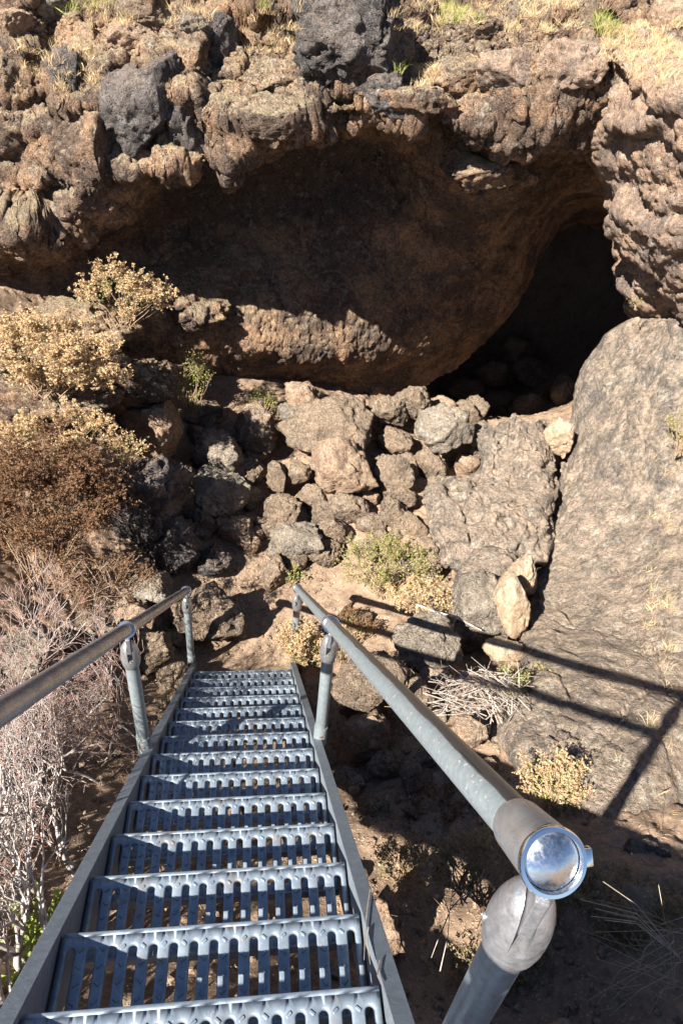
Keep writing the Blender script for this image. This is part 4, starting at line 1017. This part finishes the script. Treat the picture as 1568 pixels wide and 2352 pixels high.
# sprout with long leaves, lower left and under the treads
def sprout(u, v, t, label, n, rs, size=.045, sp=.2):
    b = P(u, v, t); e = empty('leafy_sprout', V(b)); tag(e, label, 'plant'); S = TB(); L = TB()
    for s in range(n):
        tip = RH*rs.uniform(-sp, sp)+FH*rs.uniform(-sp, sp)+UPZ*rs.uniform(.08, .24)
        S.tube([np.zeros(3), tip*.5+rnd_dir(rs)*.01, tip], .0028, .0014, 4)
        for k in range(9):
            f = rs.uniform(.2, 1); L.leaf(tip*f, tip/np.linalg.norm(tip)*.6+rnd_dir(rs), UPZ+rnd_dir(rs)*.4, size*rs.uniform(.7, 1.3), size*.38)
    S.build('stems', M['leaf_gr'], e); L.build('leaves', M['leaf_gr'], e)
sprout(90,2130,2.75,'green leafy sprout at the lower left edge beside the stringer',9,RS(50),.055)
sprout(30,2250,2.7,'low green sprout in the bottom left corner',7,RS(51),.05)
sprout(260,2260,2.9,'green sprout seen through the slots of the nearest treads on the left',9,RS(52),.055)
sprout(360,2290,2.95,'broad green leaves seen through the slots of the nearest treads at the middle',8,RS(53),.06)
sprout(300,2010,3.5,'green leaves seen through the slots of the fourth tread from the viewer',7,RS(54),.05)

for (u, v, w, h, t, lab, sd) in [(930,1985,150,110,3.35,'low dry scrub in the lit dirt right of the fourth nearest tread',81),(1010,1850,150,100,3.9,'dark scrub under the handrail just below the reddish boulder',82),(1180,1900,130,110,3.5,'small dry scrub left of the flowering shrub behind the rail end',83),(960,2290,170,120,2.9,'dry scrub in the dirt beside the nearest right stringer',84),(1230,2330,190,110,2.75,'low leafy scrub at the bottom edge right of the near post',85),(1020,1720,110,80,4.2,'dry tuft beside the reddish pitted stone',86),(790,1500,90,70,5.0,'leafy tuft at the foot of the middle right post',87),(700,2330,60,40,2.9,'dry tuft seen through the nearest treads',88)]:
    shrub('low_scrub',u,v,w,h,lab,['leaf_dull','flower_br','flower'][sd%3],RS(sd),18,420,.012,t=t,k=4,leafy=('leaf_dull',120,.02))
# grass
def grass(name, label, patches, mat, rs, dens, L, W=.0022):
    B = []; Fc = []; n = 0
    for (x0, x1, y0, y1, cnt) in patches:
        u = rs.uniform(x0, x1, cnt); v = rs.uniform(y0, y1, cnt)
        for i in range(cnt):
            hit = CH(u[i], v[i])
            if hit is None: continue
            ln = L*rs.uniform(.5, 1.4); cl = rs.normal(size=2)*.012
            for b in range(dens):
                p = hit+np.array([rs.normal()*.025, rs.normal()*.025, -.01]); d = np.array([rs.normal()*.5, rs.normal()*.5-.1, 1.]); d /= np.linalg.norm(d)
                l = ln*rs.uniform(.6, 1.2); s = np.cross(d, rnd_dir(rs)); s /= np.linalg.norm(s); m = p+d*l*.55; bend = np.array([d[0], d[1], -.35])*l*rs.uniform(.1, .5); tp = p+d*l+bend
                B += [p-s*W, p+s*W, m+s*W*.8, tp, m-s*W*.8]; Fc.append((n, n+1, n+2, n+3, n+4)); n += 5
    o = mesh_np(name, np.array(B), np.array(Fc), M[mat], None, False); tag(o, label, 'grass', kind='stuff'); return o
bpy.context.view_layer.update()
_dg = bpy.context.evaluated_depsgraph_get()
def CH(u, v):
    d = ray(u, v); d = d/np.linalg.norm(d)
    ok, loc, nr, i, ob, mt = scene.ray_cast(_dg, V(CAM+d*.9), V(d))
    if not ok or nr.z < .25 or not ob.name.startswith(('rock_', 'ground', 'boulder', 'leaning')): return None
    return np.array(loc)
grass('dry_grass','thin bleached dry grass on the cliff top',[(40,200,90,230,70),(200,300,10,60,50),(380,480,20,70,40),(560,690,20,120,110),(900,1330,0,75,260),(1380,1568,50,140,170),(1440,1568,140,200,40),(950,1010,150,200,30),(190,230,120,200,24),(1480,1568,1050,1700,40)],'drygrass',RS(60),22,.085,.0013)
grass('green_grass','fresh green grass tufts among the dry grass on the cliff top',[(1010,1100,0,60,60),(1360,1420,20,90,40),(150,260,0,40,24),(910,960,140,170,10),(560,640,0,20,12)],'greengrass',RS(61),18,.11,.0015)
grass('dry_litter','fine dry grass litter among the stones near the stairs',[(820,1150,1850,2350,110),(780,1150,1480,1700,60),(0,330,1500,2100,120),(1200,1568,1500,1960,26)],'drygrass',RS(62),4,.07,.0010)

# dry needles lying on the right stringer and treads
for k, (pts, lab) in enumerate([([(850,2042),(843,2090),(838,2140),(836,2205)],'long curved dry stem leaning against the right stringer beside the nearest treads'),
    ([(846,2130),(843,2170),(850,2215)],'short dry stem beside the long curved one on the right stringer'), ([(872,2205),(866,2240),(875,2262)],'rusty dry leaf stem caught on the right stringer edge')]):
    T = TB(); tt = [float((sl(14+.3*j, .40, .012)-CAM)@FW) for j in range(4)]; b0 = P(*pts[0], 2.0)
    q = []
    for (u, v) in pts:
        d = ray(u, v); nd = float(NRM@d); q.append(CAM+d*((float(NRM@(sl(0, 0, .0)+NRM*.012))-float(NRM@CAM))/nd)-b0)
    T.tube(q, .0016, .0009, 4); o = T.build('straw', M['redtwig'] if k == 2 else M['paletwig']); o.location = V(b0); tag(o, lab, 'straw')

# gravel and chips scattered on the dirt and between the boulders
def gravel(name, label, n, rs, boxes, smin, smax, mat):
    v8, f8 = ico(1); Vv = []; Ff = []; c = 0
    for (x0, x1, y0, y1, w) in boxes:
        m = int(n*w); xs = rs.uniform(x0, x1, m); ys = rs.uniform(y0, y1, m); zs = gz(xs, ys)
        for x, y, z in zip(xs, ys, zs):
            s_ = smin+(smax-smin)*rs.rand()**3; q = v8*(1+rs.uniform(-.35, .35, (len(v8), 1)))*np.array([1, rs.uniform(.6, 1), rs.uniform(.4, .8)])*s_
            a = rs.uniform(0, 6.28); q = q@np.array([[math.cos(a), math.sin(a), 0], [-math.sin(a), math.cos(a), 0], [0, 0, 1]])
            Vv.append(q+np.array([x, y, z+s_*.15])); Ff.append(f8+c); c += len(v8)
    o = mesh_np(name, np.concatenate(Vv), np.concatenate(Ff), M[mat], None, False); tag(o, label, 'gravel', kind='stuff'); return o
BX = [(.45, 1.6, -3.6, -.2, .34), (-.4, .4, -3.9, -.3, .14), (-.7, .9, .2, 1.6, .16), (-1.3, 2.6, 1.4, 4.4, .22), (-2.2, -.5, -2.6, 1.0, .14)]
gravel('gravel', 'loose brown gravel and rock chips strewn over the dirt', 5200, RS(91), BX, .004, .030, 'boulder_red')
gravel('pale_gravel', 'paler tan chips mixed into the dirt around the stairs', 1800, RS(92), BX, .004, .020, 'tanrock')
# ------------------------------------------------------------------ light, sky, camera
w = bpy.data.worlds.new("World"); scene.world = w; w.use_nodes = True
nt = w.node_tree; bg = nt.nodes['Background']; sky = nt.nodes.new('ShaderNodeTexSky'); sky.sky_type = 'NISHITA'
sky.sun_disc = False; sky.sun_elevation = R(SUN_EL); sky.sun_rotation = math.atan2(-SUN[0], -SUN[1])
sky.altitude = 1400; sky.dust_density = .3; sky.air_density = .7
nt.links.new(sky.outputs[0], bg.inputs[0]); bg.inputs[1].default_value = .05
sd = bpy.data.lights.new('sun', 'SUN'); sd.energy = 5.0; sd.angle = R(.53); sd.color = (1., .94, .84)
so = bpy.data.objects.new('sun', sd); COL.objects.link(so); so.rotation_euler = Vector(SUN.tolist()).to_track_quat('-Z', 'Y').to_euler()
so.location = (-6, -8, 12)
cd = bpy.data.cameras.new('camera'); co = bpy.data.objects.new('camera', cd); COL.objects.link(co)
cd.sensor_fit = 'VERTICAL'; cd.sensor_height = 36; cd.lens = 36*F/2352; cd.clip_start = .02; cd.clip_end = 3000
mw = Matrix(((RT[0], UP[0], -FW[0], CAM[0]), (RT[1], UP[1], -FW[1], CAM[1]), (RT[2], UP[2], -FW[2], CAM[2]), (0, 0, 0, 1)))
co.matrix_world = mw
scene.camera = co
vs = scene.view_settings; vs.view_transform = 'Standard'; vs.look = 'None'; vs.exposure = 1.68; vs.gamma = 1
scene.cycles.max_bounces = 5; scene.cycles.diffuse_bounces = 2
